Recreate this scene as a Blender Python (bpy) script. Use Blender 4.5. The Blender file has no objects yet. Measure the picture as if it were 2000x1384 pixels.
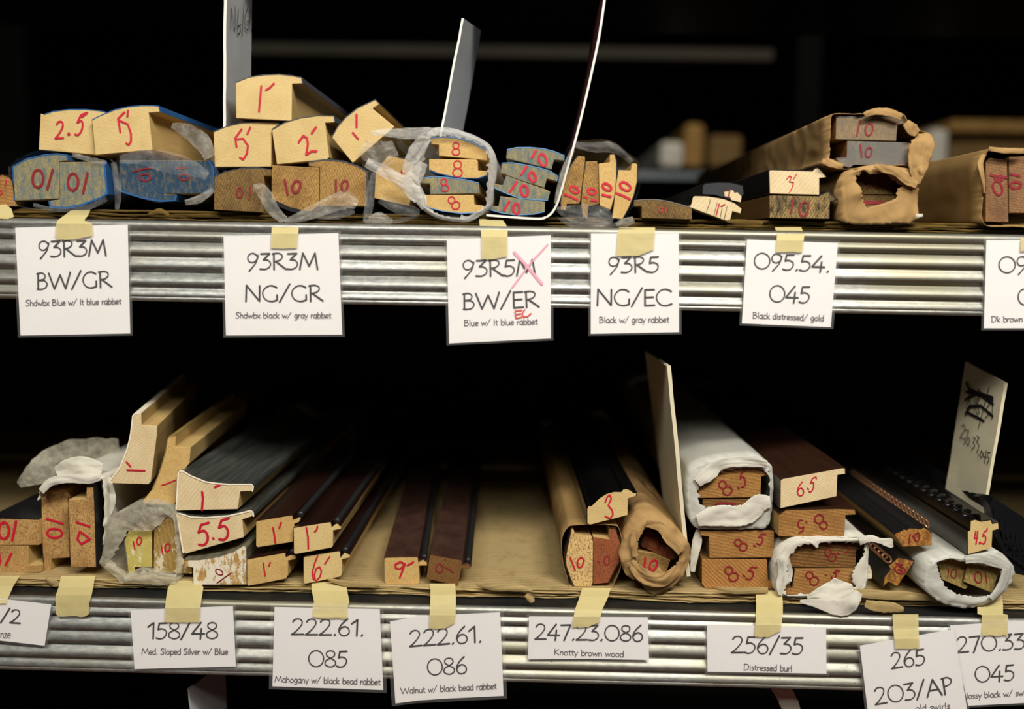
import bpy, bmesh, math, random
from mathutils import Vector, Matrix, noise
random.seed(7)
S = bpy.context.scene
COL = S.collection
# ------------------------------------------------------------------ camera, world, lights, exposure
FPX = 1944.4                      # 35 mm lens on a 36 mm sensor, frame 2000 x 1384
CAMZ = 1.35
CAM = Vector((0.0, -0.96, CAMZ))
YAW, PITCH, ROLL = 0.018, math.radians(5.9), 0.0168
F = Vector((-math.sin(YAW)*math.cos(PITCH), math.cos(YAW)*math.cos(PITCH), -math.sin(PITCH)))
R0 = Vector((math.cos(YAW), math.sin(YAW), 0))
U0 = R0.cross(F)
RX = R0*math.cos(ROLL) + U0*math.sin(ROLL)
UX = U0*math.cos(ROLL) - R0*math.sin(ROLL)
cam_d = bpy.data.cameras.new('camera'); cam = bpy.data.objects.new('camera', cam_d); COL.objects.link(cam)
m3 = Matrix((RX, UX, -F)).transposed()
cam.matrix_world = Matrix.Translation(CAM) @ m3.to_4x4()
cam_d.lens = 35; cam_d.sensor_width = 36; cam_d.clip_start = 0.02
cam_d.dof.use_dof = True; cam_d.dof.focus_distance = 0.985; cam_d.dof.aperture_fstop = 1.9
S.camera = cam

w = bpy.data.worlds.new('world'); S.world = w; w.use_nodes = True
w.node_tree.nodes['Background'].inputs[0].default_value = (0.5, 0.48, 0.42, 1)
w.node_tree.nodes['Background'].inputs[1].default_value = 0.0

def area(name, loc, target, sx, sy, power, col):
    l = bpy.data.lights.new(name, 'AREA'); l.shape = 'RECTANGLE'; l.size = sx; l.size_y = sy
    l.energy = power; l.color = col
    o = bpy.data.objects.new(name, l); COL.objects.link(o); o.location = loc
    d = Vector(target) - Vector(loc)
    o.rotation_euler = d.to_track_quat('-Z', 'Y').to_euler()
    return o
area('ceiling_tube_and_fill', (0.62, -1.25, 2.62), (0.2, 0, 1.2), 0.75, 0.16, 31, (1.0, 0.97, 0.91))
area('ceiling_tube_and_fill', (-0.45, -1.5, 2.62), (0, 0, 1.2), 1.2, 0.3, 26, (1.0, 0.97, 0.91))
area('ceiling_tube_and_fill', (0.35, -2.15, 2.62), (0, 0, 1.15), 1.2, 0.2, 10, (1.0, 0.97, 0.91))  # fill light added for more frontal light on the lower labels
area('rear_aisle_light', (0.6, 1.75, 2.6), (0.6, 2.4, 1.5), 1.2, 0.2, 2.0, (1.0, 0.9, 0.7))

S.view_settings.view_transform = 'Standard'
S.view_settings.look = 'None'
S.view_settings.gamma = 1.0
S.view_settings.use_curve_mapping = False
S.view_settings.exposure = 0.20

# ------------------------------------------------------------------ pixel -> place helpers
def ray(px, py):
    return F + RX*((px-1000)/FPX) - UX*((py-692)/FPX)
def P(px, py, Y):
    d = ray(px, py); t = (Y-CAM.y)/d.y
    return CAM + d*t
def Pz(px, py, Z):
    d = ray(px, py); t = (Z-CAM.z)/d.z
    return CAM + d*t
def Ppl(px, py, p0, n):
    d = ray(px, py); t = (p0-CAM).dot(n)/d.dot(n)
    return CAM + d*t
class Zm:
    def __init__(s, x0, y0, k): s.x0, s.y0, s.k = x0, y0, k
    def __call__(s, p): return (s.x0+p[0]/s.k, s.y0+p[1]/s.k)
    def l(s, pts): return [s(p) for p in pts]
A_ = Zm(0, 120, 3.844); B_ = Zm(400, 120, 3.844); C_ = Zm(700, 220, 5.767); D_ = Zm(930, 240, 5.714)
E_ = Zm(1220, 200, 4.942); F_ = Zm(1480, 190, 3.846); G_ = Zm(0, 720, 3.008); H_ = Zm(200, 780, 3.459)
I_ = Zm(440, 880, 4.943); J_ = Zm(700, 860, 4.325); K_ = Zm(1040, 860, 4.324); L_ = Zm(1240, 670, 2.7125)
M_ = Zm(1480, 840, 3.641); N_ = Zm(1640, 690, 2.611)
tP = Zm(0, 400, 4.444); tQ = Zm(400, 400, 4.167); tR = Zm(840, 400, 3.846); tS = Zm(1360, 420, 3.125)
tT = Zm(0, 1100, 3.846); tU = Zm(480, 1100, 3.704); tV = Zm(980, 1100, 3.846); tW = Zm(1360, 1100, 3.125)
PX = Zm(0, 0, 1.0)

# heights
YLIP = -0.014
ZLIP_U = P(1000, 444, YLIP).z
ZLIP_L = P(1000, 1187, YLIP).z
ZU = P(1000, 421, 0.004).z       # top of the cardboard on the upper shelf
ZL = P(1000, 1149, 0.010).z      # top of the cardboard on the lower shelf
PITCHZ = ZLIP_U - ZLIP_L

# ------------------------------------------------------------------ materials
def lin(c):
    return tuple(((v/255)/12.92 if v/255 <= .04045 else ((v/255+.055)/1.055)**2.4) for v in c) + (1,)
def newmat(name):
    m = bpy.data.materials.new(name); m.use_nodes = True
    nt = m.node_tree; b = nt.nodes['Principled BSDF']
    return m, nt, b
def nd(nt, t, **kw):
    n = nt.nodes.new(t)
    for k, v in kw.items(): setattr(n, k, v)
    return n
def coords(nt, scale=(1, 1, 1), rot=(0, 0, 0), rnd=True):
    tc = nd(nt, 'ShaderNodeTexCoord'); mp = nd(nt, 'ShaderNodeMapping')
    mp.inputs['Scale'].default_value = scale; mp.inputs['Rotation'].default_value = rot
    nt.links.new(tc.outputs['Object'], mp.inputs['Vector'])
    if rnd:
        oi = nd(nt, 'ShaderNodeObjectInfo'); ml = nd(nt, 'ShaderNodeMath', operation='MULTIPLY'); ml.inputs[1].default_value = 7.0
        nt.links.new(oi.outputs['Random'], ml.inputs[0]); nt.links.new(ml.outputs[0], mp.inputs['Location'])
    return mp.outputs['Vector']
def mixc(nt, fac, a, b, mode='MIX'):
    n = nd(nt, 'ShaderNodeMix', data_type='RGBA', blend_type=mode)
    if isinstance(fac, float): n.inputs[0].default_value = fac
    else: nt.links.new(fac, n.inputs[0])
    for i, v in ((6, a), (7, b)):
        if isinstance(v, tuple): n.inputs[i].default_value = v
        else: nt.links.new(v, n.inputs[i])
    return n.outputs[2]
def ramp(nt, src, p0, p1):
    r = nd(nt, 'ShaderNodeMapRange'); r.inputs[1].default_value = p0; r.inputs[2].default_value = p1
    nt.links.new(src, r.inputs[0]); return r.outputs[0]
def noise_n(nt, vec, scale, detail=3, rough=.6):
    n = nd(nt, 'ShaderNodeTexNoise'); n.inputs['Scale'].default_value = scale; n.inputs['Detail'].default_value = detail
    n.inputs['Roughness'].default_value = rough
    nt.links.new(vec, n.inputs['Vector']); return n.outputs['Fac']
def bump(nt, b, h, strength, dist=.001):
    n = nd(nt, 'ShaderNodeBump'); n.inputs['Strength'].default_value = strength; n.inputs['Distance'].default_value = dist
    nt.links.new(h, n.inputs['Height']); nt.links.new(n.outputs[0], b.inputs['Normal'])

def wood_end(name, base, dark, angle=30, lines=230, contrast=.35, speck=.35, stain=None, stain_lo=.45, stain_hi=.6, stain_scale=60, rough=.75, deep=.3):
    m, nt, b = newmat(name)
    v = coords(nt, rot=(0, math.radians(angle), 0))
    wv = nd(nt, 'ShaderNodeTexWave', wave_type='BANDS', bands_direction='X'); wv.inputs['Scale'].default_value = lines/3.2
    wv.inputs['Distortion'].default_value = 3.5; wv.inputs['Detail'].default_value = 2; wv.inputs['Detail Scale'].default_value = .8
    nt.links.new(v, wv.inputs['Vector'])
    ml = nd(nt, 'ShaderNodeMath', operation='MULTIPLY'); ml.inputs[1].default_value = min(1, contrast*1.15)
    nt.links.new(wv.outputs['Fac'], ml.inputs[0])
    c = mixc(nt, ml.outputs[0], lin(base), lin(dark))
    n1 = noise_n(nt, v, 520, 3, .75); f1 = ramp(nt, n1, .48, .68)
    ml2 = nd(nt, 'ShaderNodeMath', operation='MULTIPLY'); ml2.inputs[1].default_value = speck; nt.links.new(f1, ml2.inputs[0])
    c = mixc(nt, ml2.outputs[0], c, lin(dark))
    n2 = noise_n(nt, v, 55, 3, .55); f2 = ramp(nt, n2, .42, .68)
    ml3 = nd(nt, 'ShaderNodeMath', operation='MULTIPLY'); ml3.inputs[1].default_value = deep; nt.links.new(f2, ml3.inputs[0])
    c = mixc(nt, ml3.outputs[0], c, lin(dark))
    if stain:
        mp2 = coords(nt, scale=(1, 1, .45), rot=(0, math.radians(angle+10), 0))
        n3 = noise_n(nt, mp2, stain_scale, 6, .75); f3 = ramp(nt, n3, stain_lo, stain_hi)
        c = mixc(nt, f3, c, lin(stain))
    nt.links.new(c, b.inputs['Base Color']); b.inputs['Roughness'].default_value = rough
    b.inputs['Specular IOR Level'].default_value = .25
    bump(nt, b, n1, .5, .0008)
    return m
def plain(name, col, rough=.5, metal=0, var=.15, scale=40, bumpk=.1, spec=.5, stretch=(1, 1, 1), col2=None, coat=0):
    m, nt, b = newmat(name)
    v = coords(nt, scale=stretch)
    n = noise_n(nt, v, scale, 4, .65)
    c2 = lin(col2) if col2 else tuple(x*.45 for x in lin(col)[:3])+(1,)
    f = ramp(nt, n, .35, .75)
    ml = nd(nt, 'ShaderNodeMath', operation='MULTIPLY'); ml.inputs[1].default_value = var if not col2 else max(var, .0)
    nt.links.new(f, ml.inputs[0])
    c = mixc(nt, ml.outputs[0], lin(col), c2)
    nt.links.new(c, b.inputs['Base Color']); b.inputs['Roughness'].default_value = rough; b.inputs['Metallic'].default_value = metal
    b.inputs['Specular IOR Level'].default_value = spec; b.inputs['Coat Weight'].default_value = coat
    if bumpk: bump(nt, b, n, bumpk, .001)
    return m
def film(name, col, opacity, rough=.15, var=.5, scale=60, translucent=0.0, gloss_edge=True, bumpk=.6):
    """thin sheet: partly see-through, partly a scattering / glossy surface"""
    m, nt, b = newmat(name)
    out = nt.nodes['Material Output']
    v = coords(nt, scale=(1, .35, 1))
    n = noise_n(nt, v, scale, 5, .7)
    b.inputs['Base Color'].default_value = lin(col); b.inputs['Roughness'].default_value = rough
    bump(nt, b, n, bumpk, .003)
    tr = nd(nt, 'ShaderNodeBsdfTransparent')
    sh = b.outputs[0]
    if translucent:
        tl = nd(nt, 'ShaderNodeBsdfTranslucent'); tl.inputs[0].default_value = lin(col)
        mx = nd(nt, 'ShaderNodeMixShader'); mx.inputs[0].default_value = translucent
        nt.links.new(b.outputs[0], mx.inputs[1]); nt.links.new(tl.outputs[0], mx.inputs[2]); sh = mx.outputs[0]
    f = ramp(nt, n, .5-.25, .5+.25)
    ad = nd(nt, 'ShaderNodeMapRange'); ad.inputs[3].default_value = max(0, opacity*(1-var)); ad.inputs[4].default_value = min(1, opacity*(1+var))
    nt.links.new(f, ad.inputs[0])
    lw = nd(nt, 'ShaderNodeLayerWeight'); lw.inputs[0].default_value = .25
    mx_ = nd(nt, 'ShaderNodeMath', operation='MAXIMUM'); mx_.inputs[1].default_value = 0.0; nt.links.new(ad.outputs[0], mx_.inputs[0])
    if gloss_edge:
        e = nd(nt, 'ShaderNodeMath', operation='MULTIPLY'); e.inputs[1].default_value = min(1, opacity*1.6); nt.links.new(lw.outputs['Facing'], e.inputs[0]); nt.links.new(e.outputs[0], mx_.inputs[1])
    ms = nd(nt, 'ShaderNodeMixShader'); nt.links.new(mx_.outputs[0], ms.inputs[0])
    nt.links.new(tr.outputs[0], ms.inputs[1]); nt.links.new(sh, ms.inputs[2]); nt.links.new(ms.outputs[0], out.inputs[0])
    return m
def galvanised(name):
    m, nt, b = newmat(name)
    v = coords(nt, scale=(.35, 1, 1), rnd=False)
    n = noise_n(nt, v, 260, 4, .7); n2 = noise_n(nt, v, 14, 3, .6); n3 = noise_n(nt, coords(nt, scale=(.06, 1, 1), rnd=False), 60, 2, .5)
    c = mixc(nt, ramp(nt, n, .35, .7), lin((166, 166, 158)), lin((122, 124, 122)))
    c = mixc(nt, ramp(nt, n2, .42, .66), c, lin((138, 133, 112)))
    sp = noise_n(nt, v, 700, 2, .8)
    c = mixc(nt, ramp(nt, sp, .68, .74), c, lin((70, 66, 58)))
    nt.links.new(c, b.inputs['Base Color']); b.inputs['Metallic'].default_value = .78
    r = nd(nt, 'ShaderNodeMapRange'); r.inputs[3].default_value = .38; r.inputs[4].default_value = .54; nt.links.new(n3, r.inputs[0])
    nt.links.new(r.outputs[0], b.inputs['Roughness'])
    bump(nt, b, n, .10, .0006)
    return m

PALE = wood_end('raw_poplar', (216, 190, 132), (184, 152, 92), angle=35, lines=520, contrast=.25, speck=.25)
PALE2 = wood_end('raw_poplar_fine', (214, 188, 130), (178, 146, 88), angle=-35, lines=560, contrast=.4, speck=.2)
CREAM = wood_end('raw_basswood', (220, 200, 158), (190, 160, 112), angle=-40, lines=300, contrast=.26, speck=.15)
CREAM2 = wood_end('raw_basswood_straight', (222, 202, 158), (184, 152, 104), angle=62, lines=420, contrast=.34, speck=.15)
HONEY = wood_end('raw_honey_wood', (208, 174, 110), (168, 128, 68), angle=15, lines=500, contrast=.25, speck=.5)
TAN = wood_end('raw_tan_wood', (196, 156, 96), (120, 80, 42), angle=5, lines=420, contrast=.25, speck=.95, deep=.45)
OCHRE = wood_end('aged_ochre_wood', (178, 140, 78), (100, 68, 32), angle=25, lines=420, contrast=.4, speck=.8, deep=.5)
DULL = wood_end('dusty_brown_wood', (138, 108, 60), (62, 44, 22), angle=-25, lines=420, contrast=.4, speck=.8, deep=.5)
MOTTLE = wood_end('mottled_dark_wood', (176, 146, 90), (52, 42, 26), angle=-30, lines=420, contrast=.5, speck=.8, stain=(52, 44, 32), stain_lo=.45, stain_hi=.62, stain_scale=150)
GREYW = wood_end('grey_weathered_wood', (150, 126, 90), (92, 78, 62), angle=10, lines=420, contrast=.3, speck=.7, stain=(108, 98, 86), stain_lo=.4, stain_hi=.65, stain_scale=70)
GREYW2 = wood_end('grey_painted_wood', (136, 126, 110), (80, 76, 70), angle=4, lines=420, contrast=.3, speck=.7, stain=(104, 100, 94), stain_lo=.35, stain_hi=.6, stain_scale=70)
BLUEND = wood_end('blue_stained_ochre_end', (168, 150, 94), (108, 96, 62), angle=30, lines=420, contrast=.3, speck=.6, stain=(90, 106, 110), stain_lo=.36, stain_hi=.62, stain_scale=240)
BLUEND2 = wood_end('blue_painted_end', (132, 116, 70), (44, 68, 88), angle=40, lines=420, contrast=.5, speck=.6, stain=(40, 66, 86), stain_lo=.30, stain_hi=.52, stain_scale=300)
ORANGE = wood_end('orange_fir', (182, 132, 70), (128, 80, 38), angle=48, lines=330, contrast=.6, speck=.5)
ORANGE2 = wood_end('orange_fir_flat', (176, 130, 70), (116, 74, 34), angle=80, lines=300, contrast=.45, speck=.6, deep=.45)
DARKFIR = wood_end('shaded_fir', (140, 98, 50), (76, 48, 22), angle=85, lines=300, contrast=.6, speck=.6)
REDW = wood_end('red_stained_wood', (154, 88, 52), (96, 42, 24), angle=10, lines=420, contrast=.3, speck=.8)
REDW2 = wood_end('blotched_red_wood', (160, 98, 56), (90, 30, 18), angle=10, lines=420, contrast=.3, speck=.7, stain=(98, 32, 22), stain_lo=.42, stain_hi=.62, stain_scale=110)
BROWNRED = wood_end('purple_brown_wood', (146, 108, 70), (88, 58, 42), angle=80, lines=420, contrast=.4, speck=.8, deep=.5)
SPECK = wood_end('speckled_porous_wood', (220, 186, 122), (104, 62, 34), angle=10, lines=420, contrast=.1, speck=1.0)
PLAST = wood_end('plaster_flaked_wood', (190, 150, 84), (140, 100, 50), angle=10, contrast=.2, speck=.3, stain=(222, 212, 188), stain_lo=.45, stain_hi=.50, stain_scale=110)
PLAST2 = wood_end('lightly_flaked_wood', (172, 140, 76), (110, 82, 40), angle=10, contrast=.3, speck=.5, stain=(210, 198, 164), stain_lo=.52, stain_hi=.57, stain_scale=110)
YELLOW = wood_end('yellow_primed_wood', (196, 180, 96), (150, 132, 64), angle=50, lines=500, contrast=.15, speck=.4, stain=(220, 212, 176), stain_lo=.58, stain_hi=.66, stain_scale=90)
BRWNEND = wood_end('stained_walnut_end', (128, 90, 46), (78, 50, 24), angle=40, lines=420, contrast=.3, speck=.7)
BLKEND = plain('black_painted_end', (38, 38, 42), .7, var=.3, scale=90)
RAWSIDE = plain('raw_wood_side', (196, 164, 104), .8, var=.3, scale=30, stretch=(4, .3, 4), spec=.2)
RAWDARK = plain('aged_wood_side', (120, 86, 44), .8, var=.4, scale=30, stretch=(4, .3, 4), spec=.2)
BLUE = plain('blue_paint', (44, 92, 146), .4, var=.2, scale=50)
LBLUE = plain('light_blue_paint', (98, 150, 200), .45, var=.2, scale=50)
CHAR = plain('charcoal_paint', (72, 74, 80), .4, var=.25, scale=50, stretch=(3, .2, 3))
BLACKP = plain('black_gloss_paint', (14, 13, 13), .22, var=.1, scale=50, bumpk=.03)
BLACKM = plain('black_satin_paint', (26, 25, 25), .42, var=.2, scale=60, bumpk=.1)
SILVER = plain('brushed_silver_leaf', (150, 152, 142), .32, metal=.75, var=.8, scale=38, stretch=(6, .25, 6), col2=(52, 60, 66), bumpk=.1)
SILVER2 = plain('worn_silver_leaf', (176, 170, 140), .38, metal=.6, var=.7, scale=38, stretch=(6, .25, 6), col2=(80, 82, 76), bumpk=.1)
GESSO = plain('white_gesso_edge', (240, 228, 200), .7, var=.05, bumpk=0)
MAHOG = plain('mahogany_lacquer', (44, 24, 19), .2, var=.5, scale=26, stretch=(2.5, .4, 2.5), col2=(34, 18, 14), bumpk=.05, coat=.3)
WALNUT = plain('walnut_burl_lacquer', (78, 54, 44), .28, var=.8, scale=36, stretch=(1.5, .8, 1.5), col2=(46, 28, 24), bumpk=.08)
BROWNP = plain('dark_brown_stain', (52, 30, 18), .35, var=.5, scale=30, stretch=(4, .4, 4), col2=(28, 16, 10))
GREYP = plain('grey_distressed_paint', (120, 112, 102), .6, var=.4, scale=60)
def paper(name, col, var, k, scale=34, dist=.004):
    m = plain(name, col, .8, var=var, scale=26, spec=.15, bumpk=0)
    nt = m.node_tree; b = nt.nodes['Principled BSDF']
    n = nd(nt, 'ShaderNodeTexNoise'); n.noise_type = 'RIDGED_MULTIFRACTAL'; n.inputs['Scale'].default_value = scale; n.inputs['Detail'].default_value = 2.5
    nt.links.new(coords(nt, scale=(1, .6, 1)), n.inputs['Vector'])
    bump(nt, b, n.outputs['Fac'], k, dist)
    return m
KRAFT = paper('brown_kraft_paper', (168, 134, 86), .25, .9, scale=42, dist=.012)
KRAFT2 = paper('tan_kraft_paper', (148, 118, 72), .3, .5, dist=.006)
CARDB = plain('corrugated_cardboard', (170, 146, 98), .9, var=.45, scale=50, spec=.1, bumpk=.5, stretch=(.5, 1, 3))
CARDU = plain('shaded_cardboard', (104, 82, 40), .9, var=.5, scale=40, spec=.1, bumpk=.4)  # upper liner brown, with shade from the overhanging mouldings put into the colour
WPAPER = paper('white_tissue_paper', (206, 200, 184), .2, .8, dist=.010)
WTRANS = film('frosted_white_wrap', (204, 202, 190), .88, .45, var=.12, scale=30, translucent=.15, gloss_edge=False, bumpk=.5)
GAUZE = film('gauzy_foam_wrap', (226, 218, 192), .5, .7, var=.6, scale=120, translucent=.35, bumpk=.5, gloss_edge=False)
TISSUE = film('cloudy_plastic_wrap', (226, 223, 214), .55, .4, var=.45, scale=70, translucent=.35, gloss_edge=False, bumpk=.5)
CLEAR = film('clear_plastic_bag', (210, 210, 206), .12, .07, var=.95, scale=55)
CLOUD = film('hazy_plastic_film', (214, 209, 194), .30, .16, var=.85, scale=60, translucent=.25, gloss_edge=False)
FILMS = (GAUZE, TISSUE, CLEAR, CLOUD)
SLEEVE = film('clear_laminate', (215, 212, 208), .05, .12, var=.3, scale=10, bumpk=.05, gloss_edge=False)
PAPER = plain('label_paper', (237, 233, 229), .6, var=.03, bumpk=0, spec=.3)
INK = plain('black_print_ink', (12, 9, 11), .6, var=0, bumpk=0)
INK2 = plain('grey_print_ink', (70, 64, 67), .6, var=0, bumpk=0)
RED = plain('red_marker_ink', (196, 18, 48), .55, var=.25, scale=200, bumpk=0)
DRED = plain('dark_red_marker_ink', (134, 20, 30), .6, var=.35, scale=250, bumpk=0)
PINK = plain('pink_highlighter', (246, 164, 186), .6, var=.1, bumpk=0)
ORED = plain('orange_red_marker_ink', (228, 64, 40), .6, var=.1, bumpk=0)
PENB = plain('black_marker_ink', (22, 20, 24), .6, var=.1, bumpk=0)
TAPE = film('cream_masking_tape', (230, 214, 152), .60, .6, var=.04, scale=40, translucent=.1, gloss_edge=False, bumpk=.2)
BOARD = plain('cream_foam_board', (214, 204, 172), .75, var=.08, scale=20, bumpk=.1, spec=.2)
WBOARD = plain('white_card', (226, 222, 212), .7, var=.05, scale=20, bumpk=.1, spec=.2)
GBOARD = plain('grey_card_face', (168, 168, 166), .7, var=.1, scale=20, bumpk=.1, spec=.2)
MAROON = plain('maroon_card_face', (78, 14, 14), .6, var=.1, bumpk=0)
GALV = galvanised('galvanised_steel')
DECK = plain('dark_steel_deck', (78, 82, 84), .34, metal=.85, var=.4, scale=90)
BRONZE = plain('antique_bronze', (176, 128, 92), .32, metal=.7, var=.4, scale=120)
GOLDSP = wood_end('gold_speckled_wood', (190, 134, 62), (96, 58, 24), angle=20, contrast=.3, speck=1.0, stain=(120, 78, 34), stain_lo=.5, stain_hi=.56, stain_scale=160)
OLIVE = wood_end('olive_dusty_wood', (160, 136, 78), (98, 78, 40), angle=20, contrast=.3, speck=.6)
BLKPL = plain('black_plastic', (20, 20, 22), .25, var=.1, bumpk=.1)

# ------------------------------------------------------------------ object helpers
def link(name, bm, mats, parent=None, base=None, smooth=False):
    me = bpy.data.meshes.new(name)
    if base is not None:
        bmesh.ops.translate(bm, verts=bm.verts, vec=-base)
    bm.normal_update(); bm.to_mesh(me); bm.free()
    for m in (mats if isinstance(mats, (list, tuple)) else [mats]): me.materials.append(m)
    if smooth:
        for p in me.polygons: p.use_smooth = True
    o = bpy.data.objects.new(name, me); COL.objects.link(o)
    if parent is not None: o.parent = parent
    elif base is not None: o.location = base
    return o
def tag(o, label, cat, group=None, kind='thing'):
    o['label'] = label; o['category'] = cat
    if group: o['group'] = group
    if kind: o['kind'] = kind
    return o
def root(name, base, label, cat, group=None):
    o = bpy.data.objects.new(name, None); COL.objects.link(o); o.location = base; o.empty_display_size = .02
    return tag(o, label, cat, group)
def struct(name, bm, mat):
    o = link(name, bm, mat); o['kind'] = 'structure'; return o
def box(bm, lo, hi):
    x0, y0, z0 = lo; x1, y1, z1 = hi
    v = [bm.verts.new(p) for p in ((x0, y0, z0), (x1, y0, z0), (x1, y1, z0), (x0, y1, z0), (x0, y0, z1), (x1, y0, z1), (x1, y1, z1), (x0, y1, z1))]
    for f in ((0, 1, 5, 4), (1, 2, 6, 5), (2, 3, 7, 6), (3, 0, 4, 7), (4, 5, 6, 7), (3, 2, 1, 0)):
        bm.faces.new([v[i] for i in f])
def solidify(o, t, offset=0):
    m = o.modifiers.new('thickness', 'SOLIDIFY'); m.thickness = t; m.offset = offset
def catmull(pts, n=8, closed=False):
    k = len(pts)
    if k < 3 and not closed: return list(pts)
    out = []
    rng = range(k if closed else k-1)
    for i in rng:
        if closed: p0, p1, p2, p3 = pts[i-1], pts[i], pts[(i+1) % k], pts[(i+2) % k]
        else: p0, p1, p2, p3 = pts[max(i-1, 0)], pts[i], pts[i+1], pts[min(i+2, k-1)]
        for j in range(n):
            t = j/n
            out.append(tuple(.5*((2*b)+(-a+c)*t+(2*a-5*b+4*c-d)*t*t+(-a+3*b-3*c+d)*t**3) for a, b, c, d in zip(p0, p1, p2, p3)))
    if not closed: out.append(tuple(pts[-1]))
    return out
def resample(pts, n, closed=True):
    pts = [Vector(p) for p in pts]
    if closed: pts = pts+[pts[0]]
    d = [0]
    for a, b in zip(pts, pts[1:]): d.append(d[-1]+(b-a).length)
    tot = d[-1]; out = []; j = 0
    for i in range(n):
        s = tot*i/(n if closed else n-1)
        while j < len(d)-2 and d[j+1] < s: j += 1
        t = (s-d[j])/max(d[j+1]-d[j], 1e-9)
        out.append(pts[j].lerp(pts[j+1], min(t, 1)))
    return out

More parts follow.
